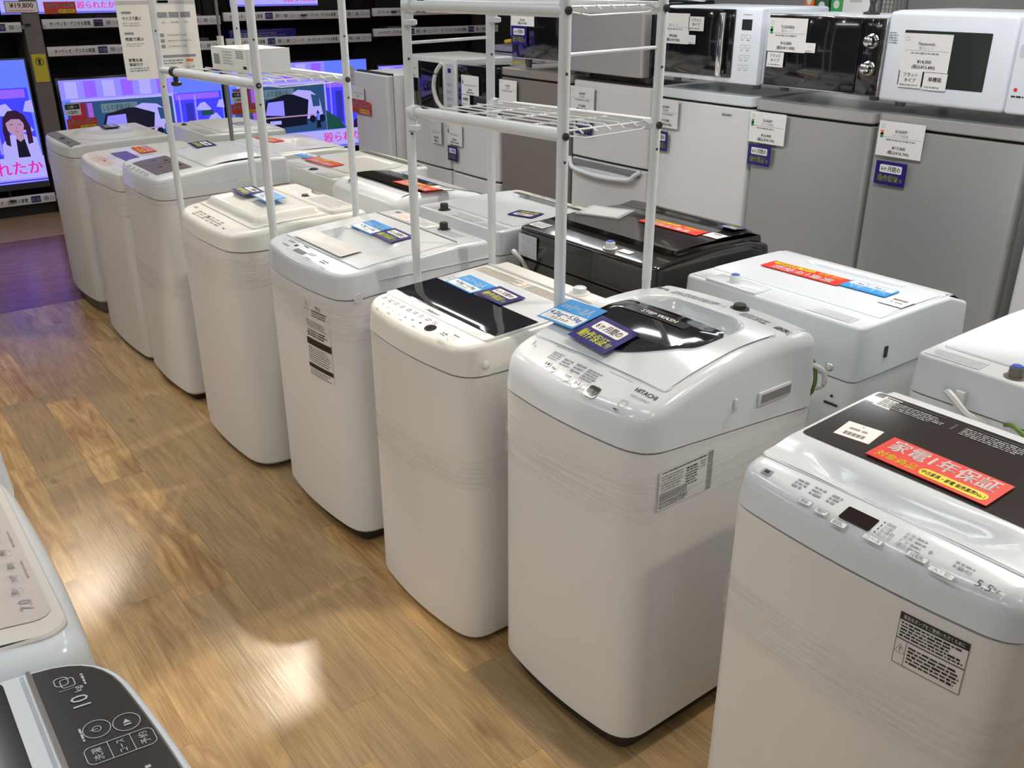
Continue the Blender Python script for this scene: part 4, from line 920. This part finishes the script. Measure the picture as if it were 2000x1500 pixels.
mb = MB(); mb.tube(smooth_path([(.40, -.015, f_+h_-.03), (.355, -.028, f_+h_*.72), (.335, -.034, f_+h_*.45), (.36, -.028, f_+h_*.2), (.40, -.015, f_+.02)]), .013, warm_white, 8); mb.build('door_handle', d)
mb = MB(); mb.rect(yfn(-.0112), .43, .515, f_+.02, f_+h_-.03, grey_white); mb.rect(yfn(-.0116), .455, .49, f_+.225, f_+.25, navy); [mb.micro(yfn(-.0116), .445, .50, f_+.03+k*.04, f_+.05+k*.04, 2, ink_grey, k) for k in range(4)]; mb.build('control_panel', t)
t, w_, h_, f_ = mw('dark blue-black microwave oven beside the white one with curved handle', -4.585, -4.215, 1.03, 1.31, .40, body=black_gloss)
mb = MB(); mb.box(0, w_-.005, -.012, .03, f_, f_+h_, black_gloss, .004); mb.build('door', t)

# ---- cards standing against the fronts
G1, G2 = 'white price cards on the refrigerators', None
def cards():
    y = YF-.012
    stick(card_price(maker='SHARP', kind='2ドア冷蔵庫', p1='¥17,000', p2='(税込¥18,700)', eco=2, seed=1), 'price_card', 'white price card on the rightmost silver refrigerator', -1.81, y, 1.232)
    stick(card_navy(.12, .082), 'six_month_card', 'navy six-month card on the rightmost silver refrigerator', -1.827, y, 1.113)
    stick(card_price(maker='SHARP', kind='2ドア冷蔵庫', p1='¥16,900', p2='(税込¥18,590)', eco=1, seed=2), 'price_card', 'white price card on the silver refrigerator under the two-knob microwave', -2.387, y, 1.207)
    stick(card_navy(.112, .08), 'six_month_card', 'navy six-month card on the silver refrigerator under the two-knob microwave', -2.413, y, 1.098)
    stick(card_price(.15, .12, maker='SHARP', kind='冷蔵庫', p1='¥19,000', p2='(税込¥20,900)', seed=3), 'price_card', 'white price card on the white refrigerator under the silver-handled microwave', -2.945, y, 1.207)
    stick(card_navy(.09, .085), 'six_month_card', 'navy six-month card on the white refrigerator under the silver-handled microwave', -2.968, y, 1.087)
    stick(card_price(maker='SHARP', kind='冷蔵庫', p1='¥19,800', p2='(税込¥21,780)', seed=4), 'price_card', 'white price card on the refrigerator with the curved drawer handle', -3.505, y, 1.215)
    stick(card_navy(.12, .085), 'six_month_card', 'navy six-month card on the refrigerator with the curved drawer handle', -3.49, y, 1.095)
    stick(card_price(.155, .11, maker='SHARP', kind='冷蔵庫', seed=5), 'price_card', 'white price card on the brown-grey refrigerator', -4.108, y, 1.205)
    stick(card_price(.155, .12, maker='', kind='', p1='¥9,800', p2='(税込¥10,780)', seed=6, eco=1), 'price_card', 'white price card on the small refrigerator under the blue-black microwave', -4.632, y, .913)
    stick(card_navy(.10, .085), 'six_month_card', 'navy six-month card on the small refrigerator under the blue-black microwave', -4.658, y, .80)
    stick(card_price(.115, .135, p1='¥9,999', p2='(税込)', seed=7), 'price_card', 'tall white price card on the small refrigerator under the white microwave', -4.832, y, .905)
    stick(card_price(.165, .08, p1='¥22,000', p2='', seed=8), 'price_card', 'white price card on the tall pinkish-white refrigerator', -5.555, 2.958, 1.078)
    stick(card_red(.24, .082), 'guarantee_card', 'red guarantee card on the tall pinkish-white refrigerator', -5.522, 2.958, .992)
    y = YF-.0245
    stick(card_price(maker='Panasonic', kind='電子レンジ', p1='¥14,000', p2='(税込¥15,400)', seed=9), 'price_card', 'white price card on the window of the rightmost microwave', -1.767, y+.008, 1.525)
    stick(card_small('フラット', 'タイプ', seed=1), 'feature_card', 'small flat-type card at the lower left of the rightmost microwave window', -1.807, y+.006, 1.438)
    stick(card_small('単機能', seed=2), 'feature_card', 'small single-function card at the bottom of the rightmost microwave window', -1.717, y+.006, 1.436)
    stick(card_price(maker='TOSHIBA', kind='電子レンジ', p1='¥10,000', p2='(税込¥11,000)', eco=1, seed=10), 'price_card', 'white price card on the black two-knob microwave', -2.332, y, 1.558)
    stick(card_small('フラット', 'タイプ', .077, .054, 4), 'feature_card', 'small flat-type card on the black two-knob microwave', -2.375, y, 1.468)
    stick(card_small('―', w=.045, h=.034, seed=5), 'feature_card', 'tiny white sticker beside the price card on the two-knob microwave', -2.222, y, 1.518)
    stick(card_price(kind='電子レンジ', p1='¥9,000', p2='(税込¥9,900)', seed=11), 'price_card', 'white price card on the black door of the silver-handled microwave', -2.917, y, 1.561)
    stick(card_small('フラット', 'タイプ', seed=6), 'feature_card', 'small flat-type card on the silver-handled microwave', -2.792, y, 1.583)
    stick(card_small('―', w=.04, h=.035, seed=7), 'feature_card', 'tiny white sticker below the flat-type card, silver-handled microwave', -2.81, y, 1.521)
    stick(card_price(.19, .11, p1='¥7,000', p2='(税込¥7,700)', seed=12), 'price_card', 'white price card on the small white-framed microwave', -3.966, y, 1.589)
    stick(card_navy(.13, .09), 'six_month_card', 'navy six-month card on the small white-framed microwave', -3.995, y, 1.489)
    stick(card_price(.155, .11, maker='Panasonic', p1='¥8,000', p2='(税込¥8,800)', seed=13), 'price_card', 'white price card on the microwave with curved handle', -5.066, y, 1.262)
    stick(card_navy(.096, .078), 'six_month_card', 'navy six-month card on the microwave with curved handle', -5.087, y, 1.163)
    stick(card_price(.17, .105, p1='¥9,000', p2='(税込¥9,900)', eco=1, seed=14), 'price_card', 'white price card on the dark blue-black microwave', -4.445, y, 1.207)
    stick(card_small('単機能', w=.08, h=.06, seed=8), 'feature_card', 'small white card below the price card on the blue-black microwave', -4.49, y, 1.122)
cards()

# ==================================================================  RACKS
def rack(label, poles, zbar, group, ztop, top_shelf, clamp, front_r=.0145):
    """poles: front-left, front-right, back-right, back-left (x, y)"""
    t = thing('laundry_rack', label, 'laundry rack', (poles[0][0], poles[0][1], 0)); o = Vector((poles[0][0], poles[0][1], 0))
    L = [Vector((x, y, 0))-o for x, y in poles]
    for i, p in enumerate(L):
        r = front_r if i == 1 else front_r-.0015
        mb = MB(); mb.tube([p+Vector((0, 0, .0)), p+Vector((0, 0, 1.0))], r-.001, pole_white, 14).tube([p+Vector((0, 0, 1.0)), p+Vector((0, 0, ztop))], r, pole_white, 14)
        for z in (zbar-.06, zbar+.14):
            a = p+Vector((r-.001, -.004, z)); mb.tube([a, a+Vector((.0014, 0, 0))], .0035, cap_black, 8)
        mb.build('pole', t)
    for z, full in ((zbar, True), (zbar+.275, top_shelf)):
        if not full: continue
        for a, b, fr in ((L[0], L[1], 1), (L[3], L[2], 0)):
            mb = MB(); c = a.lerp(b, .16); zz = Vector((0, 0, z)); mb.tube([a+zz, c+zz], .0125, pole_white, 12).tube([c+zz, b+zz], .0155, pole_white, 12).build('cross_bar', t)
            if fr or top_shelf:
                k = c if clamp is cap_black else a.lerp(b, .03); m = clamp
                mb = MB(); mb.tube([k+zz-Vector((.016, 0, 0)), k+zz+Vector((.016, 0, 0))], .019, m, 14); mb.tube([k+zz-Vector((0, 0, .012)), k+zz-Vector((0, 0, .034))], .009, m, 10); mb.lathe([(.012, -.05), (.019, -.047), (.019, -.036), (.012, -.034)], k+zz, m, 14); mb.build('clamp', t)
        for k in (1, 2):
            mb = MB(); p = L[k]+Vector((.0, 0, z)); mb.tube([p+Vector((front_r-.002, -.004, 0)), p+Vector((front_r+.004, -.004, 0))], .009, cap_black, 14).tube([p+Vector((front_r+.004, -.004, 0)), p+Vector((front_r+.006, -.004, 0))], .004, chrome, 10).build('bolt', t)
        # wire shelf: long wires along x, cross wires along y
        mb = MB(); zz = Vector((0, 0, z+.012)); n = 7; r = .0022
        x_in, x_out = (.10, 1.0) if clamp is not cap_black else (.18, .97)
        for i in range(n):
            s_ = .06+.88*i/(n-1); a = L[0].lerp(L[3], s_); b = L[1].lerp(L[2], s_)
            mb.tube([a.lerp(b, x_in)+zz, a.lerp(b, x_out-.04)+zz, a.lerp(b, x_out)+zz-Vector((0, 0, .012))], r, pole_white, 6)
        for j in range(5):
            q = x_in+(x_out-.03-x_in)*j/4; a = L[0].lerp(L[1], q); b = L[3].lerp(L[2], q); zc = zz-Vector((0, 0, .005)); mb.tube([a+zc, b+zc], r+.0006, pole_white, 6)
        a, b = L[1], L[2]; q = Vector((-.02, 0, z)); mb.tube([a+q, a.lerp(b, .25)+q-Vector((-.015, 0, .012)), a.lerp(b, .85)+q-Vector((-.015, 0, .008)), b+q], r, pole_white, 6)
        mb.build('wire_shelf', t)
    for a, b in ((L[1], L[2]), (L[0], L[3])):
        for z in ((zbar+.18,) if clamp is not cap_black else (zbar+.42,))+(.35,):
            mb = MB(); mb.tube([a+Vector((0, 0, z)), b+Vector((0, 0, z+.006))], .0042, pole_white, 8).build('side_rod', t)
    return t
rack('white tube rack with wire shelves standing over the black-banded washer', [(-2.30, 1.385), (-1.70, 1.44), (-1.70, 1.75), (-2.30, 1.665)], 1.412, None, 2.05, True, pole_white)
rack('farther white tube rack with black clamp and a white box on its shelf', [(-3.75, 1.165), (-3.0, 1.235), (-3.0, 1.558), (-3.75, 1.48)], 1.435, None, 2.05, False, cap_black)
t = thing('cardboard_box', 'white product box resting on the wire shelf of the far rack', 'box', (-3.50, 1.275, 1.4505), .10)
MB().box(0, .27, 0, .165, 0, .078, paper, .001).build('carton', t)
mb = MB(); f = yfn(-.0008); mb.box(.267, .2715, .0, .166, .0, .079, grey_white); mb.rect(f, .02, .06, .02, .055, ink_grey); mb.micro(f, .09, .17, .02, .07, 5, ink_pale, 5); mb.micro(f, .19, .255, .045, .073, 4, ink_grey, 6); mb.rect(f, .235, .26, .012, .022, ink); mb.build('printing', t)

# sign stand with poster
t = thing('sign_stand', 'grey pole sign stand rising between the washer rows with a white poster', 'sign stand', (-4.65, 1.748, 0))
MB().tube([(0, 0, 0), (0, 0, 1.46)], .0105, pole_grey, 12).build('pole', t); MB().tube([(0, 0, 1.46), (0, 0, 2.0)], .007, pole_grey, 12).build('pole_extension', t)
MB().tube([(0, 0, 1.448), (0, 0, 1.50)], .016, cream, 12).build('collar', t); MB().lathe([(.032, 0), (.032, .008), (.02, .014)], (0, 0, 0), grey_base).build('base', t)
MB().tube([(0, 0, 1.9), (-.06, -.1, 1.9), (-.075, -.44, 1.9)], .005, pole_grey).build('arm', t)
mb = MB(); mb.box(-.078, -.072, -.445, -.077, 1.315, 1.87, paper)
def pf(y, z): return (-.0712, -.445+y, 1.315+z)
for (z, s1) in ((.27, 'サイズで選ぶ'), (.18, '性能で選ぶ')): mb.rect(pf, .02, .062, z+.02, z+.03, ink_grey); mb.text(s1, .017, pf, ink, .02, z, 'L', bold=True, maxw=.085); mb.micro(pf, .02, .11, z-.035, z-.015, 2, ink_pale, int(z*100))
mb.text('家電全品', .016, pf, ink, .02, .088, 'L', bold=True); mb.text('保証付き', .016, pf, ink, .02, .068, 'L', bold=True); mb.micro(pf, .02, .12, .035, .055, 2, ink_grey, 9); mb.ring(pf, ellipse(.105, .08, .012, .012), .0015, pinkish)
for k in range(3): mb.rect(pf, .18+k*.055, .228+k*.055, .27, .295, ink_grey); mb.text(('5.0', '6.0-8.0', '8.0')[k], .013, pf, ink, .205+k*.055, .25, maxw=.045)
for k in range(3): z = .185-k*.025; mb.rect(pf, .17, .20, z, z+.016, ink_grey); mb.ring(pf, rrect(.205, .34, z, z+.016, .001), .0007, ink_pale); mb.micro(pf, .215, .33, z+.004, z+.011, 1, ink_grey, k)
mb.rect(pf, .18, .34, .092, .104, ink_grey); mb.micro(pf, .18, .24, .06, .085, 2, ink_grey, 4); mb.micro(pf, .24, .28, .06, .085, 2, ink_grey, 5); mb.rect(pf, .29, .325, .07, .083, orange); mb.text('12ヶ月', .015, pf, ink, .307, .045)
mb.rect(pf, 0, .368, .33, .345, ink_pale); mb.text('選び方', .04, pf, ink_grey, .08, .375, bold=True); mb.rect(pf, .19, .24, .335, .37, ink_grey)
mb.build('poster', t)

# ==================================================================  TELEVISION WALL
XS = -8.2
def sf(x): return lambda y, z: (x, y, z)
def shelf_unit(label, y0, y1, rails):
    t = thing('display_shelf', label, 'display shelf', (XS-.2, (y0+y1)/2, 0)); cx, cy = XS-.2, (y0+y1)/2
    MB().box(-.36, -.32, y0-cy, y1-cy, 0, 2.2, back_brown).build('back_panel', t)
    for z in rails: MB().box(-.32, .17, y0-cy, y1-cy, z-.045, z-.005, shelf_black).build('shelf_board', t)
    MB().box(-.32, .15, y0-cy, y1-cy, 0, .08, shelf_black).build('plinth', t)
    for s_ in (y0+.01, y1-.03): MB().box(-.32, -.27, s_-cy, s_+.02-cy, .08, 2.2, shelf_black).build('upright', t)
    for z in rails:
        mb = MB(); mb.box(.172, .2, y0+.01-cy, y1-.01-cy, z-.035, z+.035, rail_cream, .003)
        f = lambda y, q, z=z: (.2012, y-cy, z+q)
        y = y0+.06 if y0 > 1 else y0+.12
        while y < y1-.5:
            mb.text('オーディオ・デジタル家電', .034, f, ink_grey, y, 0, 'L', maxw=.30, bold=True)
            mb.rect(f, y+.325, y+.395, -.024, .026, navy); mb.text('買取', .034, lambda a, b, f=f: tuple(Vector(f(a, b))+Vector((.0008, 0, 0))), paper, y+.36, 0, maxw=.06, bold=True)
            mb.rect(f, y+.42, y+.455, -.014, .016, ink_grey); mb.ring(f, ellipse(y+.478, -.001, .013, .015, 14), .004, ink_grey); mb.rect(f, y+.50, y+.535, -.014, .014, ink_grey)
            mb.ring(f, ellipse(y+.57, 0, .016, .017, 14), .004, ink_grey); mb.text('トレファク', .028, f, ink_grey, y+.592, 0, 'L', maxw=.08, bold=True); y += .708
        mb.build('label_rail', t)
    return t
shelf_unit('black television shelf bay at the far left', -1.2, 1.56, (.13, 1.42))
shelf_unit('black shelf bay right of the pillar with two label rails', 1.69, 3.115, (.13, 1.237, 1.437))
shelf_unit('middle black shelf bay behind the racks', 3.125, 4.56, (.13, 1.25, 1.459))
shelf_unit('right-hand black shelf bay beyond the microwaves', 4.57, 6.05, (.13, 1.29, 1.47))
struct(MB().box(-8.6, -8.19, 1.565, 1.685, 0, CEIL, mat('taupe_pillar', (.17, .14, .12), .6)), 'trim_1')
mb = MB(); mb.box(-8.188, -8.184, 1.575, 1.675, 1.02, 1.225, mat('yellow_sign', (.62, .50, .03), .5)); mb.ring(sf(-8.1832), ellipse(1.625, 1.17, .03, .03, 24), .005, ink); mb.rect(sf(-8.1832), 1.616, 1.634, 1.15, 1.18, ink); mb.poly([(-8.1832, 1.605, 1.178), (-8.1832, 1.645, 1.178), (-8.1832, 1.625, 1.192)], ink)
tag(mb.build('warning_sign'), 'yellow sign with a black symbol in a circle on the taupe pillar', 'sign')
def em(n, c, s=1.0): return mat('screen_'+n, (0, 0, 0), .25, emit=c, es=s)
TVS = 2.2
s_blue = em('blue', (.03, .03, .95), 1.9); s_viol = em('violet', (.20, .08, .75), 1.5); s_lav = em('lavender', (.22, .20, .85), 1.3); s_sky = em('sky', (.10, .16, .85), 1.3)
s_white = em('white', (.44, .40, .95), 1.0); s_teal = em('teal', (.02, .06, .16), 1.2); s_dark = em('dark', (.006, .007, .02), 1); s_green = em('green', (.01, .07, .06), 1); s_deep = em('deep', (.02, .02, .30), 1.6)
s_grey = em('grey', (.12, .2, .26), 1); s_mag = em('magenta', (.62, .02, .35), 1.2); s_red = em('red', (.22, .01, .03), 1); s_skin = em('skin', (.45, .26, .45), 1); s_hair = em('hair', (.03, .008, .035), 1); s_pink = em('pink', (.30, .08, .6), 1.2); s_lip = em('lip', (.4, .1, .2), 1)
def picture(mb, y0, y1, z0, z1, x, anchor=False, text='も殴られたか'):
    H = z1-z0; W = y1-y0; L = [0]
    def f(a, b): return (x+.0006*L[0], y0+a*W, z0+b*H)
    def R(a0, a1, b0, b1, m): L[0] += 1; mb.quad(f(a0, b0), f(a1, b0), f(a1, b1), f(a0, b1), m)
    def Pl(P, m): L[0] += 1; mb.poly([f(*p) for p in P], m)
    R(0, 1, 0, 1, s_sky); R(0, .68, .78, 1, s_lav)
    for k in range(6): R(.03+k*.11, .10+k*.11, .80, .98, s_viol if k % 2 else s_white)
    R(.05, .70, .755, .785, s_white); R(.02, .68, .22, .755, s_teal); R(.04, .13, .5, .74, s_red); R(.14, .17, .22, .74, s_pink)
    R(.22, .44, .62, .72, s_grey)
    L[0] += 1; mb.text('しらす(釜揚げ干し)', H*.075, lambda a, b: f(a/W, b/H), s_dark, .33*W, .67*H, maxw=.2*W)
    Pl([(.20, .40), (.24, .60), (.38, .66), (.50, .64), (.52, .30), (.22, .28)], s_dark); Pl([(.225, .44), (.25, .58), (.36, .59), (.36, .42)], s_lav); Pl([(.38, .60), (.50, .66), (.56, .60), (.56, .36), (.42, .32)], s_dark)
    Pl([(.42, .66), (.47, .70), (.56, .68), (.62, .60), (.64, .40), (.52, .36), (.54, .58)], s_white); Pl([(.56, .64), (.62, .62), (.62, .50), (.57, .50)], s_teal)
    for a in (.56, .63): Pl([(a+.022*math.cos(q/12*2*PI), .36+.045*math.sin(q/12*2*PI)) for q in range(12)], s_dark)
    R(.19, .58, .40, .415, s_skin); Pl([(.585, .25), (.59, .42), (.60, .46), (.612, .42), (.618, .25)], s_dark); R(.592, .612, .34, .42, s_sky); R(.25, .33, .33, .37, s_white)
    R(.66, .985, .22, .78, s_blue); R(.66, .672, .22, .78, s_white); R(.68, .97, .70, .77, s_viol)
    for cx, cz in ((.86, .60), (.93, .46), (.985, .62)): Pl([(cx-.06 if cx < .95 else cx-.04, cz-.03), (cx-.02, cz+.05), (cx+.01, cz+.06), (min(cx+.05, .998), cz-.03), (min(cx+.03, .998), cz-.045)], s_white)
    R(.84, .92, .50, .56, s_green); R(.70, .71, .25, .75, s_lav); R(.80, .812, .25, .75, s_lav); R(.74, .79, .3, .66, s_deep); Pl([(.66, .22), (.66, .45), (.70, .40), (.76, .34), (.80, .22)], s_green)
    if anchor:
        Pl([(.81, .20), (.815, .33), (.845, .385), (.87, .41), (.925, .41), (.985, .37), (.995, .20)], s_white); Pl([(.88, .20), (.885, .37), (.925, .37), (.94, .20)], s_dark)
        Pl([(.835, .33), (.83, .44), (.84, .54), (.87, .60), (.91, .605), (.945, .56), (.965, .46), (.965, .33), (.94, .32), (.94, .44), (.86, .44), (.855, .31)], s_hair)
        Pl([(.888, .37), (.885, .42), (.93, .42), (.925, .37), (.905, .345)], s_skin); Pl([(.850, .50), (.855, .44), (.875, .405), (.90, .395), (.925, .42), (.935, .47), (.932, .53), (.89, .56), (.86, .545)], s_skin)
        Pl([(.845, .50), (.86, .585), (.91, .60), (.945, .55), (.94, .48), (.92, .53), (.88, .535)], s_hair); R(.868, .884, .487, .492, s_hair); R(.908, .922, .484, .489, s_hair); R(.888, .905, .428, .436, s_lip); Pl([(.894, .45), (.90, .45), (.899, .475)], s_pink)
    else:
        Pl([(.86, .2), (.87, .30), (.90, .34), (.94, .30), (.95, .2)], s_hair)
    R(0, 1, .03, .215, s_white); R(0, 1, 0, .035, s_lav); R(0, 1, -.0+.012, .022, s_deep)
    L[0] += 1; mb.text(text, H*.125, lambda a, b: f(a/W, b/H), s_mag, .985*W, .125*H, 'R', maxw=W*.62, bold=True)
def tv(label, y0, y1, z0, z1, bez=.012, x=XS-.02, anchor=False, stand=True, lower=None, on=True, zs=None, text='も殴られたか'):
    t = thing('television', label, 'television', (x-.04, (y0+y1)/2, zs if zs is not None else z0)); cy = (y0+y1)/2; cz = zs if zs is not None else z0; cx = x-.04
    lo = lower or bez
    mb = MB(); mb.box(x-.05-cx, x-cx, y0-cy, y1-cy, z0-cz, z1-cz, tv_bezel if not lower else tv_grey, .004); mb.build('bezel', t)
    if on:
        mb = MB(); picture(mb, y0+bez-cy, y1-bez-cy, z0+lo-cz, z1-bez-cz, x+.0008-cx, anchor, text); mb.build('screen', t)
    else: MB().rect(lambda a, b: (x+.0006-cx, a-cy, b-cz), y0+bez, y1-bez, z0+lo, z1-bez, black_gloss).build('screen', t)
    if stand and zs is not None:
        for s_ in (.2, .8):
            yy = y0+(y1-y0)*s_-cy; MB().box(-.07, .10, yy-.02, yy+.02, 0, .012, tv_bezel, .003).box(-.01, .01, yy-.012, yy+.012, .01, z0-cz+.01, tv_bezel).build('stand_foot', t)
    return t
tv('large television at the left edge showing a newsreader in a white jacket', .02, 1.535, .215, 1.20, .012, anchor=True, lower=.055, zs=.136)
tv('television behind the farthest washer showing a dark van, below the first rail', 1.715, 3.07, .30, 1.04, .02, zs=.136)
tv('television behind the far rack shelf showing a van and a blue-shirted figure', 3.10, 4.50, .26, 1.075, .014, zs=.136, text='殴られたか')
tv('television mostly hidden behind the pinkish refrigerator', 4.60, 5.90, .30, 1.0, .015, zs=.136)
tv('upper television with price sign above the first rails, top left', 1.42, 2.28, 1.50, 1.98, .012, zs=1.433)
tv('small upper television behind the far rack, top edge', 3.2, 4.03, 1.53, 2.0, .01, zs=1.455)
tv('switched-off black television on the top shelf', 4.62, 5.5, 1.505, 2.0, .012, on=False, zs=1.466)
tv('dark television standing at the top left edge of the picture', .45, 1.38, 1.47, 2.0, .012, on=False, zs=1.416)
def wall_card(mb, name, label, y, z, x=XS+.012, cat='price card'):
    o = mb.build(name); o.matrix_world = Matrix.Translation((x, y, z)) @ Matrix.Rotation(PI/2, 4, 'Z') @ Matrix.Rotation(PI/2, 4, 'X'); return tag(o, label, cat)
mb = card_blank(.23, .085, paper); mb.ring(flat(.002), rrect(-.115, .115, -.0425, .0425, .002), .004, ink); mb.text('¥19,800', .05, flat(.002), orange, 0, .012, bold=True, maxw=.19); mb.micro(flat(.002), -.09, .09, -.032, -.02, 1, orange, 3)
wall_card(mb, 'price_card', 'black-framed ¥19,800 price sign on the upper left television', 1.575, 1.562)
wall_card(card_red(.23, .085), 'guarantee_card', 'red guarantee card on the upper left television', 1.845, 1.553)
def s12():
    mb = card_blank(.12, .09, paper); mb.rect(flat(.002), -.055, .055, .0, .04, ink); mb.text('12畳～', .026, flat(.0024), paper, 0, .02, maxw=.09); mb.micro(flat(.002), -.04, .04, -.035, -.01, 2, ink, 4); return mb
wall_card(s12(), 'price_card', 'small black and white room-size card on the television below the first rails', 1.80, .80)
wall_card(card_red(.23, .085), 'guarantee_card', 'red guarantee card at the foot of the television with the dark van', 1.855, .685)
wall_card(s12(), 'price_card', 'small black and white room-size card on the television behind the rack', 3.18, .80)
wall_card(card_red(.23, .085), 'guarantee_card', 'red guarantee card on the television behind the rack', 3.22, .70)
wall_card(card_price(.12, .17), 'price_card', 'plain white card hanging on the television behind the far rack', 4.28, .92)
# goods on the shelves
for i, (y, z, wd, dp, h, m, lab) in enumerate(((3.50, 1.255, .62, .14, .10, navy, 'navy blue boxed goods with silver print on the middle shelf'), (2.15, 1.242, .22, .16, .035, tv_grey, 'flat dark recorder on the second shelf bay'),
        (2.82, 1.442, .26, .18, .05, cap_black, 'flat black player on the upper shelf behind the poster'), (2.90, 1.242, .2, .15, .06, tv_grey, 'grey boxy device beside the sign pole'), (4.9, 1.295, .3, .2, .05, tv_grey, 'flat dark device on the right-hand shelf'),
        (5.75, 1.475, .24, .16, .05, cap_black, 'small black device on the top right shelf'), (2.0, 1.442, .14, .14, .03, cap_black, 'thin black box under the upper left television'))):
    t = thing('boxed_device', lab, 'device', (XS-.12, y, z-.005)); MB().box(-dp/2, dp/2, -wd/2, wd/2, 0, h, m, .004).build('case', t)
    mb = MB(); mb.micro(lambda a, b, dp=dp: (dp/2+.001, a, b), -wd*.35, wd*.35, h*.25, h*.75, 3 if h > .08 else 1, chrome if m is navy else ink_grey, i); mb.build('print', t)

# ==================================================================  BEHIND THE REFRIGERATORS
t = thing('wire_mesh_stand', 'grey wire mesh display stand behind the two-knob microwave', 'display stand', (-2.86, 4.5, 0))
mb = MB()
for k in range(7): mb.box(k*.021, k*.021+.003, 0, .004, .9, 2.0, pole_grey)
for k in range(52): mb.box(0, .13, -.004, .0, .9+.021*k, .903+.021*k, pole_grey)
mb.build('mesh', t); MB().box(-.012, 0, -.012, .008, 0, 2.0, pole_grey).box(.13, .142, -.012, .008, 0, 2.0, pole_grey).build('frame', t)
struct(MB().box(-5.2, 1.5, 5.6, 5.66, 0, 2.4, mat('grey_partition', (.30, .29, .27), .6)), 'wall_partition')
t = thing('display_shelf', 'pale shelf unit behind the row of microwaves', 'display shelf', (-3.7, 4.4, 0)); MB().box(-.7, .62, 0, .4, 1.50, 1.53, grey_white).build('shelf_board', t); MB().box(-.7, -.66, 0, .4, 0, 1.5, grey_white).box(.58, .62, 0, .4, 0, 1.5, grey_white).build('side_panel', t)
for i, (x, wd, h, m, lab) in enumerate(((-3.27, .06, .20, orange, 'orange packet on the shelf behind the microwaves'), (-3.10, .07, .17, green, 'green packet on the shelf behind the microwaves'), (-3.19, .08, .16, mat('dark_green_box', (.03, .12, .05), .5), 'dark green carton on the shelf behind the microwaves'))):
    t = thing('packet', lab, 'packet', (x, 4.5, 1.53)); MB().box(-wd/2, wd/2, -.03, .03, 0, h, m, .003).build('pack', t); MB().poly([(a, -.0312, b) for a, b in ellipse(0, h*.6, wd*.25, h*.12, 16)], paper).build('print', t)
t = thing('storage_bin', 'white plastic bin behind the small microwave, yellow cloth below', 'bin', (-5.7, 4.42, 1.305))
mb = MB(); mb.box(-.16, .2, 0, .25, 0.05, .42, grey_white, .02); mb.build('bin_body', t); mb = MB(); mb.tube(smooth_path([(-.18, -.02, .02), (-.08, -.04, .03), (.0, -.03, .015), (.12, -.04, .025)]), .014, yellow, 8); mb.build('strap', t)
# small black stand on the two-knob microwave
t = thing('card_clip_stand', 'small black clip stand on top of the two-knob microwave', 'stand', (-2.12, 3.28, 1.633)); MB().lathe([(.03, 0), (.03, .006), (.012, .012), (.010, .03)], (0, 0, 0), cap_black).build('foot', t); MB().tube([(0, 0, .02), (-.02, 0, .09)], .006, cap_black).tube([(0, 0, .02), (.025, 0, .09)], .006, cap_black).build('clip', t)
t = thing('cardboard_box', 'white box with a price card behind the two-knob microwave', 'box', (-3.05, 4.45, 0)); MB().box(.0, .17, 0, .2, 0, 1.78, paper, .004).build('carton', t); MB().rect(yfn(-.001), .04, .11, 1.645, 1.75, cream).build('price_slip', t)

# ---- groups for the things that repeat
GROUPS = {'washing_machine': 'used washing machines on show', 'six_month_card': 'navy six-month guarantee cards', 'guarantee_card': 'red one-year guarantee cards', 'capacity_card': 'sky blue capacity cards',
          'price_card': 'price cards', 'feature_card': 'small feature cards on the microwaves', 'barcode_tag': 'small white tags on the washers', 'refrigerator': 'refrigerators in a row', 'microwave_oven': 'microwave ovens on the refrigerators',
          'television': 'televisions on the wall shelves', 'display_shelf': 'black display shelf bays', 'laundry_rack': 'white laundry racks', 'boxed_device': 'small devices on the wall shelves', 'packet': 'packets behind the microwaves', 'cardboard_box': 'white boxes'}
for o in list(C.objects):
    if o.parent is None and 'label' in o and 'group' not in o:
        g = GROUPS.get(o.name.split('.')[0])
        if g: o['group'] = g
